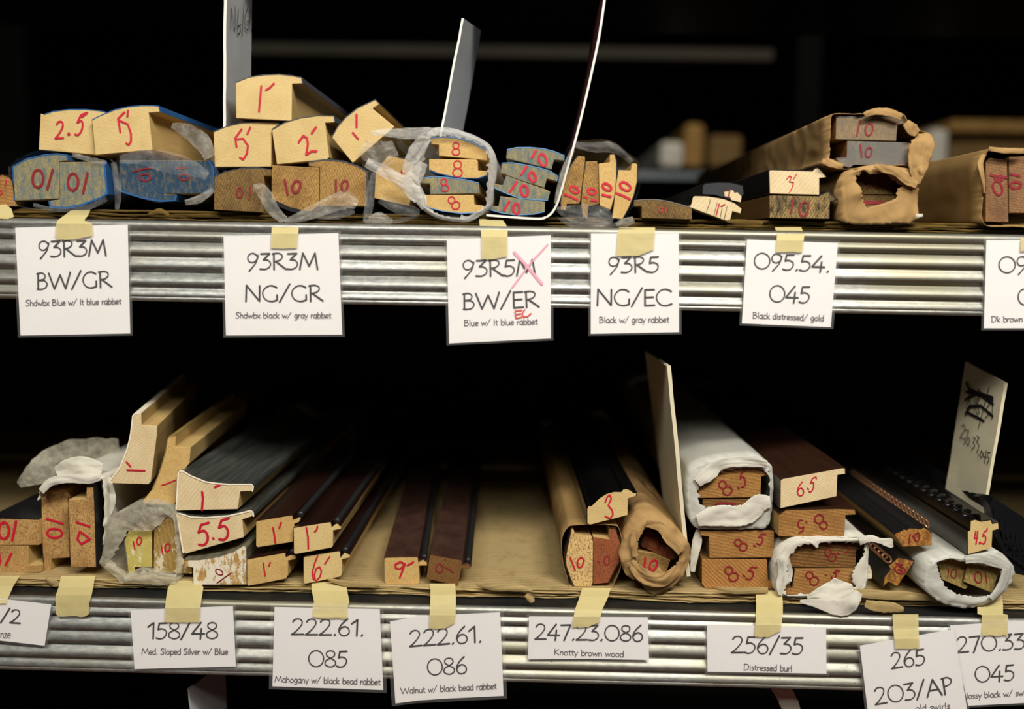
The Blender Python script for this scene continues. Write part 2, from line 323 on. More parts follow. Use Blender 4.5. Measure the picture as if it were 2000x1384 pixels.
# ------------------------------------------------------------------ lettering (single-stroke letters swept into flat ribbons)
def ell(cx, cy, rx, ry, n=16): return [(cx+rx*math.sin(2*math.pi*i/n), cy+ry*math.cos(2*math.pi*i/n)) for i in range(n+1)]
GL = {
 'O': (.90, [('l', ell(.44, .5, .41, .5, 28))]), '0': (.90, [('l', ell(.44, .5, .41, .5, 28))]),
 '1': (.46, [('l', [(.02, .74), (.32, 1), (.29, 0)])]),
 '2': (.72, [('c', [(.08, .82), (.2, .97), (.42, .99), (.55, .86), (.54, .66), (.4, .42), (.2, .18), (.02, .02)]), ('l', [(.02, .02), (.64, .04)])]),
 '3': (.64, [('l', [(.06, .96), (.52, .98), (.2, .60)]), ('c', [(.2, .6), (.42, .57), (.56, .38), (.5, .15), (.3, .02), (.02, .03)])]),
 '4': (.76, [('l', [(.5, 1), (.02, .3), (.68, .3)]), ('l', [(.52, .62), (.46, -.03)])]),
 '5': (.62, [('l', [(.54, .98), (.16, .96), (.1, .58)]), ('c', [(.1, .58), (.3, .62), (.5, .5), (.52, .28), (.38, .06), (.18, 0), (.0, .05)])]),
 '6': (.70, [('c', [(.5, 1.04), (.26, .78), (.09, .5), (.06, .25), (.2, .02), (.44, .02), (.59, .2), (.55, .45), (.36, .56), (.16, .46), (.07, .3)])]),
 '7': (.62, [('l', [(.02, .95), (.56, .98), (.2, -.04)])]),
 '8': (.68, [('c', [(.33, .54), (.12, .7), (.13, .92), (.33, 1), (.52, .92), (.54, .7), (.33, .54), (.08, .38), (.05, .13), (.32, 0), (.58, .12), (.58, .36), (.33, .54)])]),
 '9': (.66, [('c', [(.55, .82), (.38, .98), (.16, .95), (.05, .72), (.13, .48), (.34, .44), (.52, .62), (.57, .86), (.48, .45), (.3, .15), (.12, -.1)])]),
 'R': (.74, [('l', [(.1, 0), (.09, .98)]), ('c', [(.02, .96), (.3, 1), (.5, .9), (.5, .7), (.35, .55), (.12, .48)]), ('l', [(.2, .48), (.7, .02)])]),
 'M': (1.02, [('l', [(.04, 0), (.2, 1), (.52, .2), (.82, 1), (.95, 0)])]),
 'B': (.66, [('l', [(.08, 0), (.1, .98)]), ('c', [(.04, .96), (.3, 1), (.46, .85), (.4, .63), (.12, .55)]), ('c', [(.12, .55), (.42, .52), (.56, .32), (.46, .08), (.25, 0), (.04, .02)])]),
 'W': (1.2, [('l', [(0, .97), (.28, 0), (.6, .85), (.87, 0), (1.14, 1.0)])]),
 '/': (.56, [('l', [(.0, -.05), (.5, 1.08)])]),
 'G': (.86, [('c', [(.72, .86), (.5, .98), (.25, .92), (.06, .65), (.06, .35), (.22, .08), (.48, 0), (.74, .08)]), ('l', [(.74, .08), (.74, .40)])]),
 'N': (.82, [('l', [(.04, 0), (.07, 1), (.7, .02), (.71, .98)])]),
 'E': (.60, [('l', [(.52, .98), (.08, .96), (.08, 0), (.54, .02)]), ('l', [(.08, .5), (.48, .52)])]),
 'C': (.80, [('c', [(.74, .87), (.5, 1), (.25, .94), (.05, .65), (.06, .32), (.25, .05), (.5, 0), (.76, .1)])]),
 'A': (.86, [('l', [(0, 0), (.4, 1), (.8, 0)]), ('l', [(.14, .36), (.65, .38)])]),
 'P': (.62, [('l', [(.1, 0), (.1, .98)]), ('c', [(.02, .96), (.32, 1), (.52, .86), (.48, .64), (.3, .52), (.1, .48)])]),
 'S': (.56, [('c', [(.48, .9), (.3, 1), (.1, .9), (.08, .7), (.26, .54), (.44, .36), (.42, .12), (.22, 0), (.02, .08)])]),
 'D': (.74, [('l', [(.08, 0), (.09, .98)]), ('c', [(.02, .96), (.36, .98), (.62, .76), (.62, .36), (.4, .06), (.04, .01)])]),
 'K': (.68, [('l', [(.08, 0), (.09, 1)]), ('l', [(.55, .96), (.1, .48), (.62, .0)])]),
 '.': (.26, [('l', [(.08, .0), (.13, .06)])]), ' ': (.34, []),
 "'": (.3, [('l', [(.22, 1.05), (.06, .72)])]), 'I': (.34, [('l', [(.2, 1), (.1, 0)])]),
 'a': (.50, [('c', [(.4, .56), (.2, .62), (.05, .4), (.08, .1), (.24, .02), (.4, .2)]), ('l', [(.43, .62), (.42, .0), (.48, -.02)])]),
 'b': (.52, [('l', [(.08, 1.02), (.08, .02)]), ('c', [(.08, .4), (.25, .6), (.44, .5), (.44, .15), (.25, 0), (.08, .06)])]),
 'c': (.44, [('c', [(.4, .54), (.2, .6), (.05, .35), (.12, .06), (.38, .04)])]),
 'd': (.52, [('c', [(.42, .5), (.22, .6), (.05, .4), (.08, .08), (.26, .0), (.42, .2)]), ('l', [(.43, 1.02), (.42, 0)])]),
 'e': (.48, [('c', [(.06, .3), (.4, .36), (.36, .56), (.18, .6), (.05, .35), (.1, .06), (.4, .06)])]),
 'g': (.50, [('c', [(.4, .56), (.2, .62), (.05, .4), (.1, .12), (.26, .08), (.4, .3)]), ('c', [(.41, .6), (.4, 0), (.3, -.3), (.06, -.26)])]),
 'h': (.52, [('l', [(.08, 1.02), (.08, 0)]), ('c', [(.08, .38), (.22, .58), (.38, .52), (.42, .0)])]),
 'i': (.24, [('l', [(.1, .6), (.1, 0)]), ('l', [(.1, .82), (.12, .88)])]),
 'k': (.48, [('l', [(.08, 1.02), (.08, 0)]), ('l', [(.4, .6), (.1, .28), (.44, 0)])]),
 'l': (.22, [('l', [(.09, 1.02), (.09, 0)])]),
 'n': (.52, [('l', [(.06, .6), (.08, 0)]), ('c', [(.08, .38), (.22, .58), (.38, .52), (.42, .0)])]),
 'o': (.54, [('l', ell(.25, .3, .21, .3, 14))]),
 'p': (.52, [('l', [(.07, .6), (.07, -.32)]), ('c', [(.08, .4), (.25, .6), (.44, .5), (.44, .15), (.25, 0), (.08, .08)])]),
 'r': (.36, [('l', [(.06, .6), (.08, 0)]), ('c', [(.08, .36), (.18, .56), (.33, .56)])]),
 's': (.38, [('c', [(.33, .55), (.16, .6), (.07, .46), (.2, .32), (.31, .18), (.22, .02), (.03, .05)])]),
 't': (.36, [('l', [(.16, .86), (.14, .12), (.3, .02)]), ('l', [(.02, .6), (.32, .62)])]),
 'u': (.52, [('c', [(.07, .6), (.08, .12), (.22, 0), (.38, .12)]), ('l', [(.41, .6), (.42, 0)])]),
 'v': (.46, [('l', [(.02, .6), (.2, 0), (.42, .6)])]),
 'w': (.70, [('l', [(.02, .6), (.18, .02), (.34, .5), (.48, .02), (.66, .62)])]),
 'x': (.46, [('l', [(.03, .6), (.42, 0)]), ('l', [(.4, .6), (.02, 0)])]),
 'y': (.46, [('l', [(.02, .6), (.22, .04)]), ('l', [(.42, .6), (.1, -.32)])]),
 'z': (.46, [('l', [(.04, .58), (.4, .58), (.03, .02), (.42, .03)])]),
}
HAND = dict(GL)
HAND['1'] = (.36, [('l', [(.22, 1), (.12, 0)])])
HAND['0'] = (.72, [('c', [(.34, 1), (.1, .78), (.06, .35), (.26, .02), (.54, .12), (.64, .55), (.54, .9), (.28, .97)])])
HAND['8'] = (.72, [('l', ell(.34, .76, .24, .25, 14)), ('l', ell(.34, .26, .3, .27, 14))])
HAND['3'] = (.6, [('c', [(.12, .86), (.3, 1), (.46, .86), (.4, .66), (.2, .55), (.44, .46), (.52, .2), (.34, .0), (.06, .05)])])
HAND['5'] = (.62, [('l', [(.56, 1.0), (.22, .9), (.1, .56)]), ('c', [(.1, .56), (.34, .64), (.5, .46), (.5, .18), (.34, .0), (.12, .02)])])
HAND['4'] = (.62, [('l', [(.16, 1), (.08, .45), (.5, .45)]), ('l', [(.42, 1), (.36, 0)])])

def strokes_of(text, font):
    """[polyline...] in text units, and the total advance"""
    x = 0; out = []
    for ch in text:
        adv, st = font[ch]
        for kind, pts in st:
            q = catmull(pts, 6) if kind == 'c' else pts
            out.append([(x+a, b) for a, b in q])
        x += adv
    return out, x
def text_px(text, p0, p1, h, font=GL):
    """strokes in photo pixels: baseline p0 -> p1, cap height h"""
    st, adv = strokes_of(text, font)
    xs = [q[0] for s in st for q in s]
    mn, mx = min(xs), max(xs)
    d = Vector((p1[0]-p0[0], p1[1]-p0[1])); ln = d.length; u = d/ln; n = Vector((u.y, -u.x))
    k = ln/(mx-mn)
    return [[tuple(Vector(p0)+u*((a-mn)*k)+n*(b*h)) for a, b in s] for s in st]
def mark_px(z, text, cx, cy, h, rot=0, slant=0, xs=1.0):
    st, adv = strokes_of(text, HAND)
    r = math.radians(rot); cr, sr = math.cos(r), math.sin(r)
    px, py = z((cx, cy)); hh = h/z.k
    allx = [q[0] for s in st for q in s]; mid = (min(allx)+max(allx))/2
    out = []
    for s in st:
        o = []
        for a, b in s:
            x = ((a-mid)*xs+slant*(b-.5))*hh; y = -(b-.5)*hh
            o.append((px+x*cr+y*sr, py-x*sr+y*cr))
        out.append(o)
    return out
def ribbon_bm(bm, pts, width, flare=0.0):
    """flat ribbon of world points lying in a plane whose normal faces the viewer"""
    pts = [p for i, p in enumerate(pts) if i == 0 or (p-pts[i-1]).length > 1e-6]
    if len(pts) < 2: return
    closed = (pts[0]-pts[-1]).length < 1e-4 and len(pts) > 6
    prev = None
    view = Vector((0, -1, 0)) if not hasattr(ribbon_bm, 'n') else ribbon_bm.n
    N = len(pts); row = []
    for i, p in enumerate(pts):
        if closed: a, b = pts[i-1 if i > 0 else N-2], pts[i+1 if i < N-1 else 1]
        else: a, b = pts[max(i-1, 0)], pts[min(i+1, N-1)]
        t = (b-a)
        if t.length < 1e-9: t = Vector((1, 0, 0))
        t.normalize(); s = view.cross(t)
        s.normalize()
        wd = width*(1+(flare*(max(0, 1-4*i/(N-1))+max(0, 1-4*(N-1-i)/(N-1))) if not closed and N > 1 else 0))
        ext = Vector((0, 0, 0))
        if not closed and i == 0: ext = -t*wd*.45
        if not closed and i == N-1: ext = t*wd*.45
        # rounded end: narrow tip beyond a full-width row
        if not closed and i == 0:
            row.append((bm.verts.new(p+ext+s*wd*.25), bm.verts.new(p+ext-s*wd*.25)))
        row.append((bm.verts.new(p+s*wd*.5), bm.verts.new(p-s*wd*.5)))
        if not closed and i == N-1:
            row.append((bm.verts.new(p+ext+s*wd*.25), bm.verts.new(p+ext-s*wd*.25)))
    for (a, b), (c, d) in zip(row, row[1:]):
        bm.faces.new((a, b, d, c))
def write(name, strokes, wpx, mapf, mat, parent, base, n=Vector((0, -1, 0)), flare=0.0):
    bm = bmesh.new(); ribbon_bm.n = n; layer = 0
    for s in strokes:
        # densify long straight pieces a little so corners stay crisp
        ws = []
        for i, p in enumerate(s):
            if i and len(s) > 2:
                pass
            ws.append(mapf(*p))
        kink = [0]
        for i in range(1, len(ws)-1):
            a, b = ws[i]-ws[i-1], ws[i+1]-ws[i]
            if a.length > 1e-7 and b.length > 1e-7 and a.angle(b) > .9: kink.append(i)
        kink.append(len(ws)-1)
        for i, j in zip(kink, kink[1:]):
            ribbon_bm(bm, [q+n*((layer+m)*1.0e-6) for m, q in enumerate(ws[i:j+1])], wpx/2025.0, flare); layer += j-i+4
    return link(name, bm, mat, parent, base)

# ------------------------------------------------------------------ builders
UPG = 'picture frame mouldings on the upper shelf'
LOG = 'picture frame mouldings on the lower shelf'
def deckY(pxs, Zd, lo=-.004, hi=.06):
    px, py = max(pxs, key=lambda p: p[1])
    return min(max(Pz(px, py, Zd).y, lo), hi)
def stick(z, pts, label, end, Y=0.004, L=1.0, side=RAWSIDE, paint=None, pmat=BLACKM, pt=.0006, marks=(), strokes=(), mw=None, mmat=RED, group=UPG, vx=0.0, vz=0.0, extra=None, patch=None):
    px = z.l(pts)
    if Y == 'L': Y = deckY(px, ZL)
    wp = [P(a, b, Y) for a, b in px]
    area2 = sum(a.x*b.z-b.x*a.z for a, b in zip(wp, wp[1:]+wp[:1]))
    cw = 1 if area2 > 0 else -1
    xs = [p.x for p in wp]; base = Vector(((min(xs)+max(xs))/2, Y, min(p.z for p in wp)))
    rt = root('moulding_stick', base, label, 'moulding', group)
    L = min(L, .78)
    off = Vector((vx, 1, vz))*L
    bm = bmesh.new()
    n = len(wp)
    fr = [bm.verts.new(p) for p in wp]
    md = [bm.verts.new(p+off*.02) for p in wp]
    bk = [bm.verts.new(p+off) for p in wp]
    f0 = bm.faces.new(fr); f0.material_index = 0
    for a, b in ((fr, md), (md, bk)):
        for i in range(n):
            j = (i+1) % n
            f = bm.faces.new((a[i], b[i], b[j], a[j])); f.material_index = 1
    f1 = bm.faces.new(bk); f1.material_index = 1
    bmesh.ops.recalc_face_normals(bm, faces=bm.faces)
    core = link('wood_core', bm, [end, side], rt, base)
    bv = core.modifiers.new('soft_edge', 'BEVEL'); bv.width = .0005; bv.segments = 2; bv.limit_method = 'ANGLE'; bv.angle_limit = math.radians(35)
    if paint:
        i0, i1 = paint
        idx = [k % n for k in range(i0, i1+1)]
        bm = bmesh.new(); rows = []
        for q, i in enumerate(idx):
            nn = Vector((0, 0, 0))
            if q > 0:
                e = wp[i]-wp[idx[q-1]]; nn += Vector((e.z, 0, -e.x)).normalized()*cw
            if q < len(idx)-1:
                e = wp[idx[q+1]]-wp[i]; nn += Vector((e.z, 0, -e.x)).normalized()*cw
            nn.normalize()
            o = wp[i]+nn*pt; inn = wp[i]-nn*pt*.3; fy = Vector((0, -.0003, 0))
            rows.append([bm.verts.new(v) for v in (inn+fy, o+fy, o+off, inn+off)])
        for a, b in zip(rows, rows[1:]):
            for k in range(4):
                bm.faces.new((a[k], a[(k+1) % 4], b[(k+1) % 4], b[k]))
        bm.faces.new(rows[0]); bm.faces.new(rows[-1])
        bmesh.ops.recalc_face_normals(bm, faces=bm.faces)
        link('painted_face', bm, pmat, rt, base)
    st = []
    for mk in marks: st += mark_px(z, *mk)
    for s in strokes: st.append(z.l(s))
    if st:
        hgt = (mw or 12)/z.k
        write('marker_number', st, hgt, lambda a, b: P(a, b, Y)+Vector((0, -.0006, 0)), mmat, core, base)
    if extra: extra(rt, base, wp, Y, off)
    return rt

def crumple(x, y, seed):
    """sharp-ridged folds, about -1..1"""
    v = 0; a = 1.0
    for k in range(3):
        f = .55*2.1**k
        th = seed*1.3+k*1.1; c, s_ = math.cos(th), math.sin(th)
        xr, yr = (x*c+y*s_)*f, (y*c-x*s_)*f*.45
        v += a*(1-2.6*abs(noise.noise(Vector((xr+seed*3.3, yr-seed*1.7, seed+k*5.1)))))
        a *= .38
    return v*.7-.4
def flap(z, path, Y, mat, name, parent=None, base=None, amp=.003, seed=0, thick=.0003, fray=.11, cross=16, sweep=0.0):
    """crumpled strip of film or paper: path of (x, y, width[, dY]) in photo units"""
    amp *= .5
    pp = catmull([tuple(p)+(0,)*(4-len(p)) for p in path], 16)
    bm = bmesh.new(); rows = []
    N = len(pp)
    for i, (x, y, wd, dy) in enumerate(pp):
        a = pp[max(i-1, 0)]; b = pp[min(i+1, N-1)]
        t = Vector((b[0]-a[0], b[1]-a[1])); t.normalize(); nrm = Vector((-t.y, t.x)); row = []
        for j in range(cross+1):
            u = j/cross-.5
            k = 1+fray*(noise.noise(Vector((i*.22, seed*3.1+(1 if u > 0 else -1)*5, 0)))+.35*noise.noise(Vector((i*.7, seed*2.1+(1 if u > 0 else -1)*5, 0))))
            q = z((x+nrm.x*wd*u*k, y+nrm.y*wd*u*k))
            nz = .75*crumple(u*wd/z.k*.10, i*.06, seed)+.35*crumple(q[0]*.03, q[1]*.03, seed+3)
            row.append(bm.verts.new(P(q[0], q[1], Y+dy+amp*nz-amp*.25*math.cos(u*math.pi))))
        rows.append(row)
    for r0, r1 in zip(rows, rows[1:]):
        for j in range(cross): bm.faces.new((r0[j], r0[j+1], r1[j+1], r1[j]))
    if parent is None:
        base = rows[N//2][0].co.copy()
    o = link(name, bm, mat, parent, base, smooth=True)
    if mat not in FILMS: solidify(o, thick)
    return o

def wrap(z, outer, label, mat, Y=0.0, L=.5, hole=None, hmat=None, name='paper_wrap', cat='wrapping', group='wrappings around moulding bundles', amp=.002, seed=1, thick=.0005, ragged=.004, roll=.004, rough_freq=60, part='wrap_sleeve', vx=0.0, vz=0.0, flaps=(), back=None, crease=0.0, rings=9, smooth_outline=True, N=120):
    L = min(L, .76)
    po = z.l(outer)
    if smooth_outline: po = catmull(po, 6, True)
    ow = resample([P(a, b, Y) for a, b in po], N)
    c = sum(ow, Vector())/N
    bw = None
    if back:
        pb = catmull(z.l(back), 6, True)
        bw = resample([P(a, b, Y) for a, b in pb], N)
        s0 = min(range(N), key=lambda k: (bw[k]-ow[0]).length); bw = bw[s0:]+bw[:s0]
    base = Vector((c.x, Y, min(p.z for p in ow)))
    zdeck = ZU if c.z > (ZU+ZL)/2 else ZL
    rt = root(name, base, label, cat, group)
    bm = bmesh.new(); allr = []
    depths = [L*((k/(rings-1))**1.6) for k in range(rings)][::-1]
    dirv = Vector((vx, 1, vz))
    for d in depths:
        row = []
        for i, p in enumerate(ow):
            q = p.copy()
            if bw: q = p.lerp(bw[i], min(1, d/(L*.5)))
            rad = Vector((p.x-c.x, 0, p.z-c.z)); rad.normalize()
            nz = .8*crumple((p.x+p.z*.7)*rough_freq*.8, d*rough_freq*.5, seed+9)
            if crease: nz += crease*abs(noise.noise(Vector((d*90, i*.05, seed+2))))
            k = amp*(max(nz, -.25)+.25)
            q = q+dirv*d+rad*(k+thick)
            if d > .012: q.z = max(q.z, zdeck+.0008)
            if d == 0: q += Vector((0, -abs(ragged*noise.noise(Vector((i*.21, seed, 3))))+ragged*.3*noise.noise(Vector((i*.9, seed, 7))), 0))
            row.append(bm.verts.new(q))
        allr.append(row)
    nside = len(allr)
    if hole:
        ph = z.l(hole)
        hw = resample([P(a, b, Y) for a, b in ph], N)
        s0 = min(range(N), key=lambda k: (hw[k]-ow[0]).length); hw = hw[s0:]+hw[:s0]
        a1 = sum(ow[i].x*ow[(i+1) % N].z-ow[(i+1) % N].x*ow[i].z for i in range(N)); a2 = sum(hw[i].x*hw[(i+1) % N].z-hw[(i+1) % N].x*hw[i].z for i in range(N))
        if a1*a2 < 0: hw = [hw[0]]+hw[1:][::-1]
        for t in (.08, .2, .33, .46, .6, .73, .86, 1.0):
            row = []
            for i in range(N):
                q = ow[i].lerp(hw[i], t)
                nz = .8*crumple(i*.16, t*1.4, seed+11)+.3*crumple(q.x*70, q.z*70, seed+4)
                q = q+Vector((0, -roll*.45*math.sin(min(1, t*1.2)*math.pi*.75)-abs(amp)*.7*nz*(1 if t > .1 else 0), 0))
                if t == 1.0:
                    q += (c-q)*(.11*noise.noise(Vector((i*.45, seed, 1)))+.09*noise.noise(Vector((i*1.1, seed, 4))))
                row.append(bm.verts.new(q))
            allr.append(row)
    for r0, r1 in zip(allr, allr[1:]):
        for i in range(N):
            j = (i+1) % N
            bm.faces.new((r0[i], r0[j], r1[j], r1[i]))
    bmesh.ops.recalc_face_normals(bm, faces=bm.faces)
    o = link(part, bm, mat, rt, base, smooth=True)
    if mat not in FILMS: solidify(o, thick)
    for k, (fn, path, dy, fm, fa) in enumerate(flaps):
        flap(z, path, Y+dy, fm, fn, rt, base, amp=fa, seed=seed+k, thick=thick)
    return rt

def plate(name, pxpoly, Yf, t, mat, parent, base):
    bm = bmesh.new()
    a = [bm.verts.new(P(x, y, Yf)) for x, y in pxpoly]
    b = [bm.verts.new(v.co+Vector((0, t, 0))) for v in a]
    bm.faces.new(a); bm.faces.new(b[::-1])
    n = len(a)
    for i in range(n): bm.faces.new((a[i], b[i], b[(i+1) % n], a[(i+1) % n]))
    bmesh.ops.recalc_face_normals(bm, faces=bm.faces)
    return link(name, bm, mat, parent, base)
def sheet(z, face, label, Ys, thick, fmat, emat, name='divider_card', writing=(), group='cards standing between mouldings', tdir=1, wmat=PENB):
    """board standing on edge: face corners (front top, front bottom, back bottom, back top) with their depths"""
    c = [P(*z(p), y) for p, y in zip(face, Ys)]
    n = (c[1]-c[0]).cross(c[3]-c[0]).normalized()
    if n.x*tdir < 0: n = -n
    base = Vector((c[1].x, c[1].y, min(p.z for p in c)))
    rt = root(name, base, label, 'card', group)
    bm = bmesh.new()
    N = 14
    def grid(off):
        rows = []
        for i in range(N+1):
            u = i/N; row = []
            for j in range(5):
                v = j/4
                q = c[0].lerp(c[1], u).lerp(c[3].lerp(c[2], u), v)
                row.append(bm.verts.new(q+off+n*.0006*noise.noise(Vector((u*6, v*3, 1.3)))))
            rows.append(row)
        return rows
    a = grid(Vector()); b = grid(-n*thick)
    for g in (a, b):
        for i in range(N):
            for j in range(4):
                f = bm.faces.new((g[i][j], g[i][j+1], g[i+1][j+1], g[i+1][j])); f.material_index = 0
    def strip(p, q):
        for k in range(len(p)-1):
            f = bm.faces.new((p[k], p[k+1], q[k+1], q[k])); f.material_index = 1
    strip([r[0] for r in a], [r[0] for r in b]); strip([r[-1] for r in a], [r[-1] for r in b]); strip(a[0], b[0]); strip(a[-1], b[-1])
    bmesh.ops.recalc_face_normals(bm, faces=bm.faces)
    link('board', bm, [fmat, emat], rt, base)
    if writing:
        nv = n if (CAM-c[0]).dot(n) > 0 else -n
        p0 = c[0]+nv*.0012
        if nv.dot(n) < 0: p0 = p0-n*thick
        for strokes, wpx in writing:
            write('handwriting', [z.l(s) for s in strokes], wpx, lambda x, y: Ppl(x, y, p0, nv), wmat, rt, base, n=nv)
    return rt
def tape(z, rows, label, Ybase=-.0165, thick=.0003, wob=1):
    """strip of masking tape: rows of (x left, x right, y, depth)"""
    bm = bmesh.new(); rr = []
    big = []
    for k in range(len(rows)-1):
        for t in range(5):
            big.append(tuple(a+(b-a)*t/5 for a, b in zip(rows[k], rows[k+1])))
    big.append(rows[-1])
    for i, (xl, xr, y, Y) in enumerate(big):
        row = []
        for j in range(7):
            u = j/6; yy = y if i < len(big)-1 else y+6*noise.noise(Vector((j*.9, rows[0][0]*.01, 2)))
            q = z((xl+(xr-xl)*u, yy+0)); row.append(bm.verts.new(P(q[0], q[1], Y+.0004*noise.noise(Vector((q[0]*.05, q[1]*.05, 4))))))
        rr.append(row)
    for a, b in zip(rr, rr[1:]):
        for j in range(6): bm.faces.new((a[j], a[j+1], b[j+1], b[j]))
    base = rr[-1][3].co.copy()
    o = link('masking_tape', bm, TAPE, None, base, smooth=False); solidify(o, .00012)
    return tag(o, label, 'tape', 'masking tape strips on the shelf edges')
YTAG = -.0190
def shelf_label(z, poly, label, lines, Y=YTAG, margin=5, small_w=1.35, big_w=2.5, extra=()):
    pp = z.l(poly)
    c = Vector((sum(p[0] for p in pp)/len(pp), sum(p[1] for p in pp)/len(pp)))
    base = P(pp[0][0], pp[0][1], Y)
    rt = root('shelf_label', base, label, 'label', 'printed labels taped to the shelf edges')
    paper = plate('paper', pp, Y, .0003, PAPER, rt, base)
    ex = []
    for p in pp:
        d = Vector(p)-c; ex.append((p[0]+margin*(1 if d.x > 0 else -1), p[1]+margin*.8*(1 if d.y > 0 else -1)))
    plate('laminate_sleeve', ex, Y-.0012, .0002, SLEEVE, rt, base)
    mp = lambda a, b: P(a, b, Y-.0005)
    for k, (txt, a, b, h, small) in enumerate(lines):
        st = text_px(txt, z(a), z(b), h/z.k)
        write('printed_description' if small else 'printed_code', st, small_w if small else big_w, mp, INK2 if small else INK, paper, base, flare=0 if small else .35)
    for nm, strokes, wpx, mt in extra:
        write(nm, [z.l(s) for s in strokes], wpx, lambda a, b: P(a, b, Y-.0009), mt, paper, base)
    return rt

# ================================================================== THE PLACE
bm = bmesh.new(); box(bm, (-3, -2.4, -.05), (3, 5.1, 0)); struct('floor', bm, plain('red_brown_floor', (116, 56, 44), .5, var=.2, scale=4))
bm = bmesh.new(); box(bm, (-3, -2.4, 2.7), (3, 5.1, 2.75)); struct('ceiling', bm, plain('ceiling_paint', (120, 118, 112), .9, var=.05))
bm = bmesh.new(); box(bm, (-3, 5, 0), (3, 5.05, 2.7)); struct('wall_back', bm, plain('dark_wall_back', (3, 3, 3), 1, var=.1, spec=0))
bm = bmesh.new(); box(bm, (-3, -2.45, 0), (3, -2.4, 2.7)); struct('wall_front', bm, plain('warm_wall_paint', (84, 80, 72), .9, var=.1))
for nm, x in (('wall_left', -3.05), ('wall_right', 3.0)):
    bm = bmesh.new(); box(bm, (x, -2.4, 0), (x+.05, 5.1, 2.7)); struct(nm, bm, plain('dark_wall_side', (34, 32, 28), .9, var=.1))

# ---- steel rack
XL, XR, DEPTH = -1.45, 1.45, .82
rack = root('storage_rack', (0, .6, 0), 'galvanised steel storage rack with two ribbed shelf beams full of mouldings', 'rack')
prof_px = [(1, -30), (0.4, -2), (1.5, -.4), (6, 1.2), (12, .9), (17, -.6), (19, -.8), (23, .6), (27, 1.6), (31, 1.0), (36, -3.0), (38, -3.3), (46, -.4), (53, 1.5), (58, 2.0), (60.5, 1.5), (64, -.8), (69, -1.3), (77, .8), (84, 2.0), (88, 1.4), (96, -3.0), (99, -3.3), (107, -.4), (113, 1.4), (117, 1.8), (120, 1.2), (124, -1.2), (129, -1.6), (136, .4), (141, 1.2), (143, .9), (144.5, -.3), (146, .3), (149, .7), (151.5, -.8), (150, -8)]
def beam(zl):
    pr = catmull([(a, b) for a, b in prof_px[1:]], 4)
    pr = [prof_px[0]]+pr
    bm = bmesh.new(); NX = 40; cols = []
    for i in range(NX+1):
        x = XL+(XR-XL)*i/NX
        cols.append([bm.verts.new((x, YLIP-b*.001, zl-a*.0004905+.0004*noise.noise(Vector((x*4, zl, 0))))) for a, b in pr])
    for a, b in zip(cols, cols[1:]):
        for k in range(len(pr)-1): bm.faces.new((a[k], a[k+1], b[k+1], b[k]))
    o = link('shelf_beam', bm, GALV, rack, Vector((0, .6, 0)), smooth=True); solidify(o, .0012, 1)
for zl in (ZLIP_U+PITCHZ, ZLIP_U, ZLIP_L, ZLIP_L-PITCHZ):
    beam(zl)
    bm = bmesh.new(); box(bm, (XL, .020, zl-.012), (XR, DEPTH, zl-.0005)); box(bm, (XL, -.0120, zl+.0003), (XR, .030, zl+.0012)); link('shelf_deck', bm, DECK, rack, Vector((0, .6, 0)))  # thin front box: dark lip added over the flange for its dark reflection
bm = bmesh.new(); box(bm, (XL, DEPTH, ZLIP_L-.012), (XR, DEPTH+.004, ZLIP_U-.04)); link('added_light_block', bm, plain('light_block_black', (20, 19, 18), .9, var=.1), rack, Vector((0, .6, 0)))  # dark panel added to keep rear light out of the lower bay
for x in (XL-.03, XR+.03):
    for y in (.02, DEPTH-.03):
        bm = bmesh.new(); box(bm, (x-.03, y-.02, 0), (x+.03, y+.02, 2.3)); link('upright_post', bm, GALV, rack, Vector((0, .6, 0)))

# ---- cardboard liners (torn layered front edges)
def liner(ztop, zbot, mat, label, Y0, layers, jag, top_drop=.0):
    base = Vector((0, Y0, zbot))
    rt = root('cardboard_liner', base, label, 'cardboard')
    th = (ztop-zbot)/layers; NX = 420
    for k in range(layers):
        bm = bmesh.new(); cols = []
        for i in range(NX+1):
            x = XL+.02+(XR-XL-.04)*i/NX
            tear = noise.noise(Vector((x*9, k*3.7, 0)))+.6*noise.noise(Vector((x*38, k*5.1, 2)))+.3*noise.noise(Vector((x*120, k*2.3, 5)))
            y = Y0+jag*tear+.0015*(layers-1-k)*0
            lift = .0016*noise.noise(Vector((x*17, k*8.3, 9)))+.0011*noise.noise(Vector((x*70, k*1.3, 3)))
            z0 = zbot+th*k+.0003; z1 = zbot+th*(k+1)-.0003
            top = z1 if k < layers-1 else ztop
            cols.append([bm.verts.new(q) for q in ((x, y, max(z0+lift-.0004, zbot)), (x, y-.0006, max((z0+z1)/2+lift, zbot)), (x, y+.0004, max(top+min(lift, 0), zbot+.0002)), (x, y+.012, top), (x, DEPTH-.01, top), (x, DEPTH-.01, z0), (x, y+.012, z0))])
        for a, b in zip(cols, cols[1:]):
            for q in range(7): bm.faces.new((a[q], b[q], b[(q+1) % 7], a[(q+1) % 7]))
        bm.faces.new(cols[0]); bm.faces.new(cols[-1][::-1])
        bmesh.ops.recalc_face_normals(bm, faces=bm.faces)
        link('cardboard_layer', bm, mat if k == layers-1 or mat is not RIB else CARDB, rt, base)
    return rt
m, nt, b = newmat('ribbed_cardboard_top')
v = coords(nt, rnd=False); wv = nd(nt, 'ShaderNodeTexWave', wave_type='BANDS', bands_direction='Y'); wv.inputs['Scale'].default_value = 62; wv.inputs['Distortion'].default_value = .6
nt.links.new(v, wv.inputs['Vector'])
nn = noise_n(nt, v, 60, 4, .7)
cc = mixc(nt, ramp(nt, wv.outputs['Fac'], .0, .25), lin((146, 124, 82)), lin((178, 154, 106)))
